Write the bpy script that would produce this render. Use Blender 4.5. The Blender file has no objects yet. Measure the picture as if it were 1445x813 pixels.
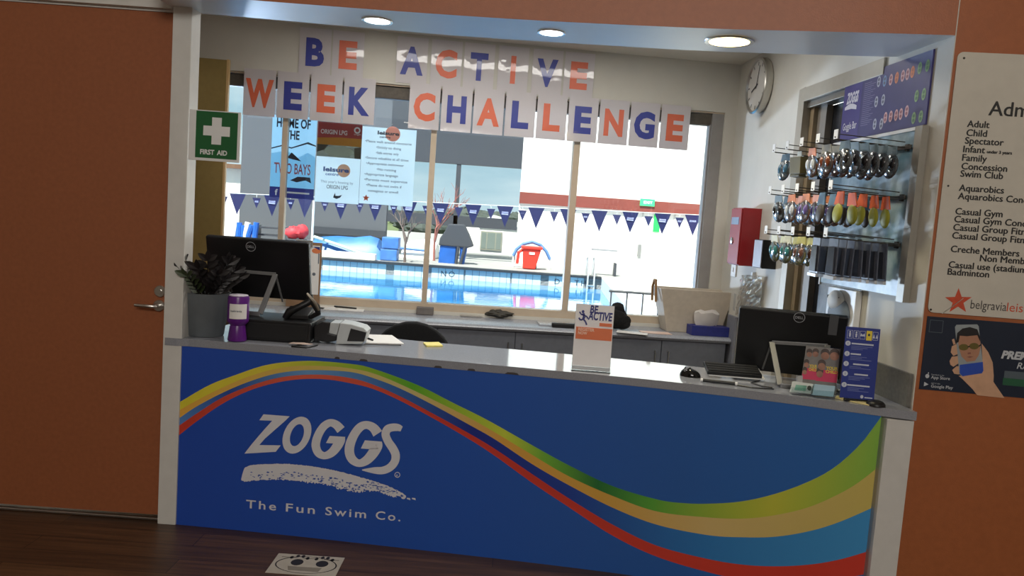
import bpy, bmesh, math, random
from math import sin, cos, pi, radians, atan
from mathutils import Vector, Matrix
random.seed(7)
SC = bpy.context.scene
COL = SC.collection
# ------------------------------------------------------------------ camera
FPX = 1100.0; PITCH = atan(8e-5*FPX); ROLL = 0.070; EYE = 1.5
CAMP = Vector((0, 0, EYE))
AF = Vector((0, cos(PITCH), -sin(PITCH)))
_r0 = Vector((1, 0, 0)); _u0 = Vector((0, sin(PITCH), cos(PITCH)))
AR = cos(ROLL)*_r0 + sin(ROLL)*_u0
AU = -sin(ROLL)*_r0 + cos(ROLL)*_u0
cd = bpy.data.cameras.new('camera'); co = bpy.data.objects.new('camera', cd); COL.objects.link(co)
cd.sensor_width = 36.0; cd.lens = FPX*36.0/1445.0; cd.clip_start = 0.05; cd.clip_end = 400
m = Matrix.Identity(4)
for i in range(3):
    m[i][0] = AR[i]; m[i][1] = AU[i]; m[i][2] = -AF[i]; m[i][3] = CAMP[i]
co.matrix_world = m
SC.camera = co
# ------------------------------------------------------------------ view, sky, lights
SC.view_settings.view_transform = 'Standard'; SC.view_settings.look = 'None'
SC.view_settings.gamma = 1.0; SC.view_settings.use_curve_mapping = False
SC.view_settings.exposure = 0.0
W = bpy.data.worlds.new('sky'); SC.world = W; W.use_nodes = True
nt = W.node_tree; nt.nodes.clear()
o_ = nt.nodes.new('ShaderNodeOutputWorld'); b_ = nt.nodes.new('ShaderNodeBackground')
tc = nt.nodes.new('ShaderNodeTexCoord'); mp = nt.nodes.new('ShaderNodeMapping'); mp.inputs['Scale'].default_value = (1, 1, 4)
nz = nt.nodes.new('ShaderNodeTexNoise'); nz.inputs['Scale'].default_value = 3.2; nz.inputs['Detail'].default_value = 7
rp = nt.nodes.new('ShaderNodeValToRGB')
rp.color_ramp.elements[0].position = .38; rp.color_ramp.elements[0].color = (.36, .54, .64, 1)
rp.color_ramp.elements[1].position = .68; rp.color_ramp.elements[1].color = (.70, .80, .84, 1)
nt.links.new(tc.outputs['Generated'], mp.inputs['Vector']); nt.links.new(mp.outputs['Vector'], nz.inputs['Vector'])
nt.links.new(nz.outputs['Fac'], rp.inputs['Fac']); nt.links.new(rp.outputs['Color'], b_.inputs['Color'])
b_.inputs['Strength'].default_value = 1.3
nt.links.new(b_.outputs[0], o_.inputs[0])

def light(name, kind, loc, target, energy, color, **kw):
    d = bpy.data.lights.new(name, kind); d.energy = energy; d.color = color
    for k, v in kw.items(): setattr(d, k, v)
    o = bpy.data.objects.new(name, d); COL.objects.link(o); o.location = loc
    o.rotation_euler = (Vector(target)-Vector(loc)).to_track_quat('-Z', 'Y').to_euler()
    return o
light('sun', 'SUN', (-3, -6.5, 11.5), (0, 0, 0), 11.0, (1, .95, .87), angle=.01)
# added area lamp for an assumed, unseen high foyer window behind the customer side
light('assumed_foyer_window_lamp', 'AREA', (.45, -3.9, 3.75), (0.2, 3.5, 1.1), 150, (1.0, .95, .89), shape='RECTANGLE', size=2.3, size_y=1.3)
# added area lamp standing in for pool glint, to brighten the bulkhead underside
light('pool_glint_fill', 'AREA', (-5.5, 13.0, -.28), (0.2, 3.5, 2.3), 1350, (.66, .78, 1.0), shape='RECTANGLE', size=.8, size_y=.8)
# added fill lamp under the reception ceiling, unseen, to brighten the interior
light('reception_fill_lamp', 'AREA', (-.1, 4.45, 2.655), (-.1, 4.45, 0), 20, (1.0, .97, .92), shape='RECTANGLE', size=2.2, size_y=.35)

# ------------------------------------------------------------------ projection helpers
def ray(x, y): return AF*FPX + (x-722.5)*AR + (406.5-y)*AU
def atz(x, y, z):
    d = ray(x, y); return CAMP + d*((z-EYE)/d.z)
def aty(x, y, Y):
    d = ray(x, y); return CAMP + d*(Y/d.y)
class Fr:
    def __init__(s, o, x, y, z): s.o = Vector(o); s.x = Vector(x).normalized(); s.y = Vector(y).normalized(); s.z = Vector(z).normalized()
    def pt(s, u, v, w=0): return s.o + s.x*u + s.y*v + s.z*w
    def uv(s, px, py, w=0):
        d = ray(px, py); o = s.o + s.z*w
        p = CAMP + d*((o-CAMP).dot(s.z)/d.dot(s.z)); q = p - s.o
        return q.dot(s.x), q.dot(s.y)
    def at(s, px, py, w=0):
        u, v = s.uv(px, py, w); return s.pt(u, v, w)
    def moved(s, u, v, w=0): return Fr(s.pt(u, v, w), s.x, s.y, s.z)
UP = (0, 0, 1)
BW = Fr((0, 5.35, 0), (1, .1, 0), UP, (.1, -1, 0))          # reception rear wall, inner face
RW = Fr((1.616, 3.05, 0), (.06, -1, 0), UP, (-1, -.06, 0))  # reception right wall
FW = Fr((1.616, 3.05, 0), (1, -.1, 0), UP, (-.1, -1, 0))    # orange foyer wall right of the opening
DW = Fr((-1.5, 3.485, 0), (1, 0, 0), UP, (0, -1, 0))        # door plane
FLOORF = Fr((0, 0, 0), (1, 0, 0), (0, 1, 0), (0, 0, 1))
def facing(P, yaw=0, tilt=0):
    "vertical frame at P; yaw>0 turns its right side towards the camera; tilt leans the top back"
    x = Vector((cos(yaw), -sin(yaw), 0)); n = Vector((-sin(yaw), -cos(yaw), 0))
    y = Vector((0, 0, 1))*cos(tilt) - n*sin(tilt); z = n*cos(tilt) + Vector((0, 0, 1))*sin(tilt)
    return Fr(P, x, y, z)

# ------------------------------------------------------------------ materials
def lin(c):
    r = []
    for v in c:
        v = v/255.0; r.append(v/12.92 if v <= .04045 else ((v+.055)/1.055)**2.4)
    return r
MATS = {}
def mat(name, rgb, rough=.55, metal=0.0, spec=.5, var=.06, scale=18.0, bump=0.0, bscale=60.0, emit=0.0, trans=0.0, coat=0.0):
    if name in MATS: return MATS[name]
    M = bpy.data.materials.new(name); M.use_nodes = True; t = M.node_tree
    p = t.nodes['Principled BSDF']; c = lin(rgb)
    if var > 0:
        co_ = t.nodes.new('ShaderNodeTexCoord'); n = t.nodes.new('ShaderNodeTexNoise'); n.inputs['Scale'].default_value = scale; n.inputs['Detail'].default_value = 4
        r = t.nodes.new('ShaderNodeValToRGB')
        r.color_ramp.elements[0].position = .3; r.color_ramp.elements[1].position = .7
        r.color_ramp.elements[0].color = [max(0, v*(1-var)) for v in c]+[1]; r.color_ramp.elements[1].color = [min(1, v*(1+var)) for v in c]+[1]
        t.links.new(co_.outputs['Object'], n.inputs['Vector']); t.links.new(n.outputs['Fac'], r.inputs['Fac']); t.links.new(r.outputs['Color'], p.inputs['Base Color'])
    else: p.inputs['Base Color'].default_value = c+[1]
    p.inputs['Roughness'].default_value = rough; p.inputs['Metallic'].default_value = metal; p.inputs['Specular IOR Level'].default_value = spec
    if coat: p.inputs['Coat Weight'].default_value = coat; p.inputs['Coat Roughness'].default_value = .05
    if bump > 0:
        co2 = t.nodes.new('ShaderNodeTexCoord'); n2 = t.nodes.new('ShaderNodeTexNoise'); n2.inputs['Scale'].default_value = bscale; n2.inputs['Detail'].default_value = 5
        b = t.nodes.new('ShaderNodeBump'); b.inputs['Strength'].default_value = bump; b.inputs['Distance'].default_value = .01
        t.links.new(co2.outputs['Object'], n2.inputs['Vector']); t.links.new(n2.outputs['Fac'], b.inputs['Height']); t.links.new(b.outputs['Normal'], p.inputs['Normal'])
    if emit > 0:
        p.inputs['Emission Color'].default_value = c+[1]; p.inputs['Emission Strength'].default_value = emit
    if trans > 0:   # thin sheet that lets light through
        out = t.nodes['Material Output']; tr = t.nodes.new('ShaderNodeBsdfTranslucent'); tr.inputs['Color'].default_value = c+[1]
        mx = t.nodes.new('ShaderNodeMixShader'); mx.inputs[0].default_value = trans
        t.links.new(p.outputs[0], mx.inputs[1]); t.links.new(tr.outputs[0], mx.inputs[2]); t.links.new(mx.outputs[0], out.inputs['Surface'])
        p.inputs['Emission Strength'].default_value = 0
    MATS[name] = M
    return M
def glassy(name, tint=(255, 255, 255), gloss=.08, rough=.02, body=0.0, bodycol=(255, 255, 255)):
    "clear pane or plastic: see-through, a mirror share that grows at grazing angles, an optional milky body"
    if name in MATS: return MATS[name]
    M = bpy.data.materials.new(name); M.use_nodes = True; t = M.node_tree; t.nodes.clear()
    out = t.nodes.new('ShaderNodeOutputMaterial'); tr = t.nodes.new('ShaderNodeBsdfTransparent'); tr.inputs['Color'].default_value = lin(tint)+[1]
    gl = t.nodes.new('ShaderNodeBsdfGlossy'); gl.inputs['Roughness'].default_value = rough
    fr = t.nodes.new('ShaderNodeFresnel'); fr.inputs['IOR'].default_value = 1.45
    sc = t.nodes.new('ShaderNodeMath'); sc.operation = 'MULTIPLY'; sc.inputs[1].default_value = gloss/.04
    t.links.new(fr.outputs[0], sc.inputs[0]); sc.use_clamp = True
    m1 = t.nodes.new('ShaderNodeMixShader'); t.links.new(sc.outputs[0], m1.inputs[0]); t.links.new(gl.outputs[0], m1.inputs[2])
    if body > 0:
        df = t.nodes.new('ShaderNodeBsdfDiffuse'); df.inputs['Color'].default_value = lin(bodycol)+[1]
        m2 = t.nodes.new('ShaderNodeMixShader'); m2.inputs[0].default_value = body
        t.links.new(tr.outputs[0], m2.inputs[1]); t.links.new(df.outputs[0], m2.inputs[2]); t.links.new(m2.outputs[0], m1.inputs[1])
    else: t.links.new(tr.outputs[0], m1.inputs[1])
    t.links.new(m1.outputs[0], out.inputs['Surface'])
    MATS[name] = M
    return M

# ------------------------------------------------------------------ mesh builder
_txt = {}
def text2d(s, bold=0.0, spacing=1.0):
    key = (s, bold, spacing)
    if key in _txt: return _txt[key]
    c = bpy.data.curves.new('t', 'FONT'); c.body = s; c.size = 1.0; c.offset = bold; c.resolution_u = 3; c.space_character = spacing; c.fill_mode = 'FRONT'
    o = bpy.data.objects.new('t', c); COL.objects.link(o)
    dg = bpy.context.evaluated_depsgraph_get(); dg.update()
    me = bpy.data.meshes.new_from_object(o.evaluated_get(dg))
    vs = [(v.co.x, v.co.y) for v in me.vertices]; fs = [tuple(p.vertices) for p in me.polygons]
    bpy.data.objects.remove(o); bpy.data.curves.remove(c); bpy.data.meshes.remove(me)
    if vs:
        x0 = min(v[0] for v in vs); x1 = max(v[0] for v in vs)
        k = 1/.729
        vs = [((x-x0)*k, y*k) for x, y in vs]; w = (x1-x0)*k
    else: w = 0
    _txt[key] = (vs, fs, w)
    return _txt[key]

class MB:
    def __init__(s): s.v = []; s.f = []; s.mi = []
    def add(s, vs, fs, mi=0):
        b = len(s.v); s.v += [Vector(v) for v in vs]
        for f in fs: s.f.append(tuple(i+b for i in f)); s.mi.append(mi)
        return s
    def box(s, c, d, R=None, mi=0):
        c = Vector(c); x, y, z = d[0]/2, d[1]/2, d[2]/2
        vs = [Vector(p) for p in ((-x,-y,-z),(x,-y,-z),(x,y,-z),(-x,y,-z),(-x,-y,z),(x,-y,z),(x,y,z),(-x,y,z))]
        if R is not None: vs = [R @ v for v in vs]
        return s.add([c+v for v in vs], [(0,3,2,1),(4,5,6,7),(0,1,5,4),(1,2,6,5),(2,3,7,6),(3,0,4,7)], mi)
    def fbox(s, fr, u0, u1, v0, v1, w0, w1, mi=0):
        return s.prism(fr, [(u0, v0), (u1, v0), (u1, v1), (u0, v1)], w0, w1, mi)
    def prism(s, fr, poly, w0, w1, mi=0):
        a = sum(poly[i][0]*poly[(i+1) % len(poly)][1]-poly[(i+1) % len(poly)][0]*poly[i][1] for i in range(len(poly)))
        if a < 0: poly = poly[::-1]
        if w1 < w0: w0, w1 = w1, w0
        n = len(poly)
        vs = [fr.pt(u, v, w0) for u, v in poly]+[fr.pt(u, v, w1) for u, v in poly]
        fs = [tuple(range(n-1, -1, -1)), tuple(range(n, 2*n))]+[(i, (i+1) % n, n+(i+1) % n, n+i) for i in range(n)]
        return s.add(vs, fs, mi)
    def flat(s, fr, poly, w, mi=0):
        a = sum(poly[i][0]*poly[(i+1) % len(poly)][1]-poly[(i+1) % len(poly)][0]*poly[i][1] for i in range(len(poly)))
        if a < 0: poly = poly[::-1]
        return s.add([fr.pt(u, v, w) for u, v in poly], [tuple(range(len(poly)))], mi)
    def ellipse(s, fr, u, v, ru, rv, w, mi=0, n=20, ring=0.0, a0=0):
        P = [(u+ru*cos(2*pi*i/n+a0), v+rv*sin(2*pi*i/n+a0)) for i in range(n)]
        if not ring: return s.flat(fr, P, w, mi)
        k = 1-ring
        Q = [(u+ru*k*cos(2*pi*i/n+a0), v+rv*k*sin(2*pi*i/n+a0)) for i in range(n)]
        return s.add([fr.pt(a, b, w) for a, b in P+Q], [(i, (i+1) % n, n+(i+1) % n, n+i) for i in range(n)], mi)
    def text(s, fr, t, u, v, h, w, width=None, bold=.0, shear=0.0, spacing=1.0, mi=0, center=False):
        vs, fs, tw = text2d(t, bold, spacing)
        kx = width/tw if width else h
        if center: u -= tw*kx/2
        return s.add([fr.pt(u+x*kx+y*h*shear, v+y*h, w) for x, y in vs], fs, mi)
    def tube(s, pts, r, n=8, mi=0, caps=True):
        pts = [Vector(p) for p in pts]; rs = r if isinstance(r, (list, tuple)) else [r]*len(pts)
        rings = []; ref = None
        for i, p in enumerate(pts):
            t = (pts[min(i+1, len(pts)-1)]-pts[max(i-1, 0)]).normalized()
            if ref is None: ref = t.orthogonal().normalized()
            a = (ref - t*ref.dot(t)); a = a.normalized() if a.length > 1e-6 else t.orthogonal().normalized()
            ref = a; b = t.cross(a)
            rings.append([p+a*(rs[i]*cos(2*pi*k/n))+b*(rs[i]*sin(2*pi*k/n)) for k in range(n)])
        vs = [v for R in rings for v in R]; fs = []
        for i in range(len(pts)-1):
            for k in range(n): fs.append((i*n+k, i*n+(k+1) % n, (i+1)*n+(k+1) % n, (i+1)*n+k))
        if caps: fs.append(tuple(range(n-1, -1, -1))); fs.append(tuple((len(pts)-1)*n+k for k in range(n)))
        return s.add(vs, fs, mi)
    def lathe(s, c, prof, n=24, mi=0, axis=None, close=True):
        c = Vector(c)
        if axis is None: X, Y, Z = Vector((1,0,0)), Vector((0,1,0)), Vector((0,0,1))
        else:
            Z = Vector(axis).normalized(); X = Z.orthogonal().normalized(); Y = Z.cross(X)
        vs = []; fs = []
        for r, z in prof:
            for k in range(n): vs.append(c+X*(r*cos(2*pi*k/n))+Y*(r*sin(2*pi*k/n))+Z*z)
        for i in range(len(prof)-1):
            for k in range(n): fs.append((i*n+k, i*n+(k+1) % n, (i+1)*n+(k+1) % n, (i+1)*n+k))
        if close:
            fs.append(tuple(range(n-1, -1, -1))); fs.append(tuple((len(prof)-1)*n+k for k in range(n)))
        return s.add(vs, fs, mi)
    def blob(s, c, r, n=12, m=8, jit=0.0, R=None, mi=0):
        c = Vector(c); vs = []; fs = []
        for j in range(m+1):
            th = pi*j/m
            for k in range(n):
                ph = 2*pi*k/n; q = 1+random.uniform(-jit, jit)
                v = Vector((r[0]*sin(th)*cos(ph)*q, r[1]*sin(th)*sin(ph)*q, r[2]*cos(th)*q))
                vs.append(c+(R @ v if R is not None else v))
        for j in range(m):
            for k in range(n): fs.append((j*n+k, (j+1)*n+k, (j+1)*n+(k+1) % n, j*n+(k+1) % n))
        return s.add(vs, fs, mi)
    def build(s, name, mats, parent=None, smooth=False, bevel=0.0, seg=2, local=False, stay=False):
        me = bpy.data.meshes.new(name); o = bpy.data.objects.new(name, me); COL.objects.link(o)
        if not isinstance(mats, (list, tuple)): mats = [mats]
        for m_ in mats: me.materials.append(m_)
        org = Vector((0, 0, 0))
        if parent is None and not stay and not local:
            xs = [v.x for v in s.v]; ys = [v.y for v in s.v]
            org = Vector(((min(xs)+max(xs))/2, (min(ys)+max(ys))/2, min(v.z for v in s.v)))
            o.location = org
        vs = [v-org for v in s.v]
        if parent is not None:
            o.parent = parent
            if not local:
                inv = world_of(parent).inverted(); vs = [inv @ v for v in vs]
        bm = bmesh.new(); bv = [bm.verts.new(v) for v in vs]
        for f, mi in zip(s.f, s.mi):
            try: F = bm.faces.new([bv[i] for i in f]); F.material_index = mi; F.smooth = smooth
            except ValueError: pass
        if smooth or bevel: bmesh.ops.remove_doubles(bm, verts=bm.verts, dist=1e-5)
        if bevel:
            es = [e for e in bm.edges if len(e.link_faces) == 2 and e.calc_face_angle(0) > .6]
            bmesh.ops.bevel(bm, geom=es, offset=bevel, segments=seg, affect='EDGES', profile=.6)
        bm.to_mesh(me); bm.free()
        if smooth:
            try: me.set_sharp_from_angle(angle=radians(42))
            except Exception: pass
        return o
def world_of(o):
    mw = Matrix.LocRotScale(o.location, o.rotation_euler, o.scale)
    return world_of(o.parent) @ mw if o.parent else mw
def tag(o, label, cat, group=None):
    o['label'] = label; o['category'] = cat
    if group: o['group'] = group
    return o
def thing(name, label, cat, loc=(0, 0, 0), group=None):
    o = bpy.data.objects.new(name, None); COL.objects.link(o); o.location = loc; o.empty_display_size = .1
    return tag(o, label, cat, group)
def struct(mb, name, mats, **kw):
    o = mb.build(name, mats, **kw)
    if o.parent is None: o['kind'] = 'structure'
    return o
KIDS = {}
def copy_tree(o, parent=None):
    c = o.copy(); COL.objects.link(c)
    if parent is not None: c.parent = parent
    for ch in [x for x in bpy.data.objects if x.parent == o]: copy_tree(ch, c)
    return c
def lerp(a, b, t): return a+(b-a)*t
def interp(tab, x):
    if x <= tab[0][0]: 
        (x0, y0), (x1, y1) = tab[0], tab[1]; return y0+(y1-y0)*(x-x0)/(x1-x0)
    for (x0, y0), (x1, y1) in zip(tab, tab[1:]):
        if x <= x1: return y0+(y1-y0)*(x-x0)/(x1-x0)
    (x0, y0), (x1, y1) = tab[-2], tab[-1]; return y0+(y1-y0)*(x-x0)/(x1-x0)
def smoothtab(pts, n=60):
    "Catmull-Rom through the points, resampled"
    P = [(2*pts[0][0]-pts[1][0], 2*pts[0][1]-pts[1][1])]+list(pts)+[(2*pts[-1][0]-pts[-2][0], 2*pts[-1][1]-pts[-2][1])]
    out = []
    for i in range(1, len(P)-2):
        for k in range(8):
            t = k/8.0; a, b, c, d = P[i-1], P[i], P[i+1], P[i+2]
            out.append(tuple(.5*((2*b[j])+(-a[j]+c[j])*t+(2*a[j]-5*b[j]+4*c[j]-d[j])*t*t+(-a[j]+3*b[j]-3*c[j]+d[j])*t**3) for j in (0, 1)))
    out.append(P[-2])
    return sorted(out)
#@@MATERIALS
ORANGE = mat('orange_paint', (166, 95, 53), .45, var=.05, scale=40, bump=.08, bscale=180)
DOORO = mat('orange_laminate', (153, 89, 54), .5, var=.07, scale=55)
CREAM = mat('cream_paint', (208, 204, 193), .6, var=.03, scale=6, bump=.04, bscale=120)
JAMB = mat('beige_trim', (214, 212, 206), .45, var=.03)
WHITEP = mat('white_paint', (226, 226, 224), .35, var=.02, scale=4)
CEIL = mat('ceiling_paint', (226, 222, 210), .7, var=.02)
CHROME = mat('brushed_metal', (205, 203, 198), .28, 1.0, var=.04)
DKMETAL = mat('dark_metal', (70, 66, 60), .4, .8)
BLACK = mat('black_plastic', (16, 16, 18), .42, var=.1)
BLACKM = mat('matte_black', (13, 13, 14), .75, var=.15)
GREYLAM = mat('speckled_grey_laminate', (150, 153, 160), .06, var=.10, scale=220, spec=1.0)
GREYLAM2 = mat('speckled_bench_laminate', (150, 153, 160), .25, var=.22, scale=160, spec=.55)
GREYCAB = mat('grey_cabinet_board', (118, 122, 132), .5, var=.06, scale=30)
DARKWOOD = None
WHITE = mat('white_plastic', (232, 232, 230), .4, var=.02)
PAPER = mat('white_paper', (236, 234, 230), .6, var=.02)
ALU = mat('beige_aluminium_frame', (196, 178, 155), .4, var=.04)
GLASS = glassy('window_glass', (250, 253, 252), .05)
NAVY = mat('navy_ink', (44, 50, 128), .5, var=.04)
TAN = mat('khaki_board', (150, 128, 74), .6, var=.05, scale=30)
PINE = mat('pine_edge', (214, 178, 124), .5, var=.05)
def wood_floor():
    M = bpy.data.materials.new('dark_timber_floor'); M.use_nodes = True; t = M.node_tree; p = t.nodes['Principled BSDF']
    c = t.nodes.new('ShaderNodeTexCoord'); mp = t.nodes.new('ShaderNodeMapping'); mp.inputs['Scale'].default_value = (1.2, 22, 1)
    n = t.nodes.new('ShaderNodeTexNoise'); n.inputs['Scale'].default_value = 2.2; n.inputs['Detail'].default_value = 8
    br = t.nodes.new('ShaderNodeTexBrick'); br.inputs['Scale'].default_value = 1.0; br.inputs['Brick Width'].default_value = 1.3; br.inputs['Row Height'].default_value = .13; br.inputs['Mortar Size'].default_value = .002
    br.inputs['Color1'].default_value = (.115, .058, .028, 1); br.inputs['Color2'].default_value = (.075, .038, .02, 1); br.inputs['Mortar'].default_value = (.02, .012, .008, 1)
    r = t.nodes.new('ShaderNodeValToRGB'); r.color_ramp.elements[0].position = .32; r.color_ramp.elements[1].position = .72
    r.color_ramp.elements[0].color = (.55, .55, .55, 1); r.color_ramp.elements[1].color = (1.25, 1.2, 1.15, 1)
    mx = t.nodes.new('ShaderNodeMix'); mx.data_type = 'RGBA'; mx.blend_type = 'MULTIPLY'; mx.inputs[0].default_value = 1
    t.links.new(c.outputs['Object'], mp.inputs['Vector']); t.links.new(mp.outputs['Vector'], n.inputs['Vector']); t.links.new(n.outputs['Fac'], r.inputs['Fac'])
    t.links.new(c.outputs['Object'], br.inputs['Vector']); t.links.new(br.outputs['Color'], mx.inputs[6]); t.links.new(r.outputs['Color'], mx.inputs[7]); t.links.new(mx.outputs[2], p.inputs['Base Color'])
    p.inputs['Roughness'].default_value = .42
    return M
FLOORM = wood_floor()

# ================================================================== THE SETTING
def box3(x0, x1, y0, y1, z0, z1): return ((x0+x1)/2, (y0+y1)/2, (z0+z1)/2), (x1-x0, y1-y0, z1-z0)
b = MB(); b.box(*box3(-4.6, 4.6, -4.2, 5.55, -.12, 0)); struct(b, 'floor', FLOORM, stay=True)
ZH = 2.313   # underside of the bulkhead over the counter
# plan curve of the counter front (X, Y) and of the bulkhead face
CURVE = smoothtab([(-1.475, 3.462), (-.95, 3.428), (-.30, 3.368), (.10, 3.328), (.55, 3.272), (.85, 3.215), (1.15, 3.138), (1.36, 3.066), (1.60, 2.985)])
HEADC = smoothtab([(-1.56, 3.24), (-1.0, 3.262), (-.42, 3.272), (.1, 3.258), (.71, 3.20), (1.05, 3.142), (1.35, 3.09), (1.64, 3.045)])
HREAR = smoothtab([(-2.0, 3.52), (-1.3, 3.56), (-.8, 3.60), (-.3, 3.633), (.4, 3.615), (.81, 3.588), (1.3, 3.51), (1.62, 3.445)])
def Yc(x): return interp(CURVE, x)
# bulkhead: orange face, white underside
N = 48
xs = [-1.56+(1.615+1.56)*i/N for i in range(N+1)]
b = MB(); vs = []; fs = []
for x in xs: vs += [(x, interp(HEADC, x), ZH), (x, interp(HEADC, x), 5.5)]
for i in range(N): fs.append((2*i, 2*i+2, 2*i+3, 2*i+1))
b.add(vs, fs, 0)
vs = []; fs = []
for x in xs: vs += [(x, interp(HEADC, x), ZH), (x, interp(HREAR, x), ZH), (x, interp(HREAR, x), 2.75)]
for i in range(N): fs.append((3*i, 3*i+1, 3*i+4, 3*i+3)); fs.append((3*i+1, 3*i+2, 3*i+5, 3*i+4))
b.add(vs, fs, 1)
struct(b, 'wall_header', [ORANGE, WHITEP], stay=True)
# rear wall with the long window opening
U0, U1, V0, V1 = -2.02, 1.395, .838, 2.335
b = MB()
b.fbox(BW, -3.2, U0, 0, 2.9, -.14, 0); b.fbox(BW, U1, 1.62, 0, 2.9, -.14, 0)
b.fbox(BW, U0, U1, 0, V0, -.14, 0); b.fbox(BW, U0, U1, V1, 2.9, -.14, 0)
struct(b, 'wall_back', CREAM, stay=True)
DL, DTOP = RW.uv(1131, 127); DR = RW.uv(1228, 300)[0]     # doorway in the right wall (u runs towards the customer side)
b = MB()
b.fbox(RW, DR, 0, 0, 2.9, -.12, 0); b.fbox(RW, -2.62, DL, 0, 2.9, -.12, 0); b.fbox(RW, DL, DR, DTOP, 2.9, -.12, 0)
struct(b, 'wall_right', CREAM, stay=True)
b = MB(); b.box(*box3(-2.75, -2.63, 3.56, 5.3, 0, 2.9)); struct(b, 'wall_left', CREAM, stay=True)
b = MB(); b.box(*box3(-2.9, 2.4, 3.5, 5.7, 2.668, 2.76)); struct(b, 'ceiling', CEIL, stay=True)
# foyer shell
b = MB(); b.fbox(FW, .004, 3.0, 0, 5.5, -.12, 0); struct(b, 'wall_front_right', ORANGE, stay=True)
dx1 = aty(254, 50, 3.485).x
b = MB(); b.box(*box3(-4.5, -2.53, 3.485, 3.58, 0, 5.5)); b.box(*box3(-2.53, -1.46, 3.485, 3.58, 2.52, 5.5)); struct(b, 'wall_front_left', ORANGE, stay=True)
b = MB(); b.box(*box3(-4.6, -4.5, -4.2, 3.6, 0, 5.5)); struct(b, 'wall_foyer_left', CREAM, stay=True)
b = MB(); b.box(*box3(4.5, 4.6, -4.2, 3.6, 0, 5.5)); struct(b, 'wall_foyer_right', CREAM, stay=True)
b = MB(); b.box(*box3(-4.6, 4.6, -4.3, -4.2, 0, 5.5)); struct(b, 'wall_foyer_back', CREAM, stay=True)
b = MB(); b.box(*box3(-4.6, 4.6, -4.3, 3.75, 5.5, 5.6)); struct(b, 'ceiling_foyer', CEIL, stay=True)
# door leaf, frame and hardware
DX1, DT = -1.545, aty(254.5, 19, 3.485).z
b = MB(); b.box(*box3(-2.47, DX1-.004, 3.487, 3.527, .028, DT)); d1 = struct(b, 'door_1', DOORO, bevel=.002)
b = MB(); h = DW.at(224, 431.5, .006)
b.lathe(h+Vector((0, .006, 0)), [(.026, 0), (.026, .008), (.023, .011)], 28, axis=(0, -1, 0))
e1 = h+Vector((0, -.042, 0)); e2 = DW.at(190, 430.5, .048)
b.tube([h, e1+Vector((0, .008, 0)), e1+Vector((-.012, 0, 0)), lerp(e1, e2, .6), e2], [.0095, .0095, .0095, .0085, .0075], 10)
b.build('handle', CHROME, d1, smooth=True)
b = MB(); h = DW.at(226, 411, .004)
b.lathe(h+Vector((0, .004, 0)), [(.026, 0), (.026, .008), (.023, .011)], 28, axis=(0, -1, 0)); b.lathe(h, [(.010, 0), (.010, .012)], 14, axis=(0, -1, 0))
b.build('lock', CHROME, d1, smooth=True)
b = MB(); b.box(*box3(-2.47, DX1, 3.478, 3.53, .004, .016)); struct(b, 'trim_1', CHROME, bevel=.003)
JX = -1.462
b = MB()
b.box(*box3(DX1, JX, 3.452, 3.545, 0, DT+.115)); b.box(*box3(-2.53, DX1, 3.462, 3.545, DT+.012, DT+.115)); b.box(*box3(-2.53, DX1, 3.488, 3.545, DT+.002, DT+.016))
struct(b, 'trim_2', JAMB, bevel=.003)
# white post under the right end of the counter
b = MB(); b.box(*box3(1.500, 1.606, 3.0, 3.12, 0, .825)); struct(b, 'trim_3', JAMB, bevel=.002)

# ================================================================== RECEPTION COUNTER
WT0, WT1 = .830, .865
def pxpanel(px, py):
    Y = 3.35
    for _ in range(12):
        p = aty(px, py, Y); Y = Yc(p.x)
    return p.x, p.z
def stripe(pts):
    return sorted(smoothtab(sorted(pxpanel(*q) for q in pts)))
ST0 = stripe([(252,568.4),(295.4,543.5),(332.3,529.3),(369.2,516.8),(402.4,511.2),(443,509.4),(498.4,514),(526.9,520.4),(588.4,543),(637.6,567.7),(686.8,592.3),(750,627.9),(802.3,656.5),(864.6,686.1),(926.8,704.8),(964.2,710.1),(998.4,711),(1043.8,708.1),(1088.7,698.6),(1133.5,683),(1175.4,661.2),(1214.3,626.8),(1242.7,589)])
ST1 = stripe([(251,580),(295.4,556),(350.7,531.5),(406,517.7),(461,516.8),(498.4,520.6),(526.9,527),(563.8,541.8),(613,565.2),(662.2,589.8),(699,610.7),(750,641.5),(802.3,672),(864.6,700),(926.8,721.9),(998.4,730.3),(1049.8,732),(1094.7,727),(1139.5,716.5),(1184.4,697),(1214.3,679),(1244,655.2)])
ST2 = stripe([(251,591.5),(277,574),(313.8,554.6),(350.7,538.9),(387.6,527.8),(424.5,522.8),(461.4,522.7),(498.4,525.6),(526.9,533.7),(563.8,548),(613,572.6),(662.2,599.6),(699,620.5),(750,654.5),(802.3,684.6),(864.6,716.6),(926.8,740.6),(998.4,755.2),(1049.8,758.4),(1094.7,757.5),(1139.5,750.3),(1184.4,736.8),(1238.2,713.5)])
ST3 = stripe([(250.1,602.6),(277,584),(313.8,561),(350.7,545.4),(387.6,534.3),(424.5,529.3),(461.4,529.3),(498.4,534.4),(526.9,543),(563.8,559),(613,584.9),(662.2,611.9),(699,634),(750,668.5),(802.3,703.2),(864.6,740.6),(926.8,770.2),(998.4,788.9),(1049.8,797.2),(1094.7,799.3),(1139.5,797.2),(1184.4,789.8),(1229.2,776.9)])
ST4 = stripe([(250.1,616.4),(277,595.2),(313.8,569.9),(350.7,551.8),(387.6,540.7),(424.5,535.2),(461.4,535.6),(498.4,541.7),(526.9,549.2),(563.8,565.2),(613,591.5),(662.2,620),(699,643.9),(750,680.8),(802.3,715.7),(864.6,756.2),(926.8,785.8),(998.4,807.5),(1049.8,818),(1094.7,822),(1139.5,822),(1184.4,817),(1229,809)])
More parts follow.
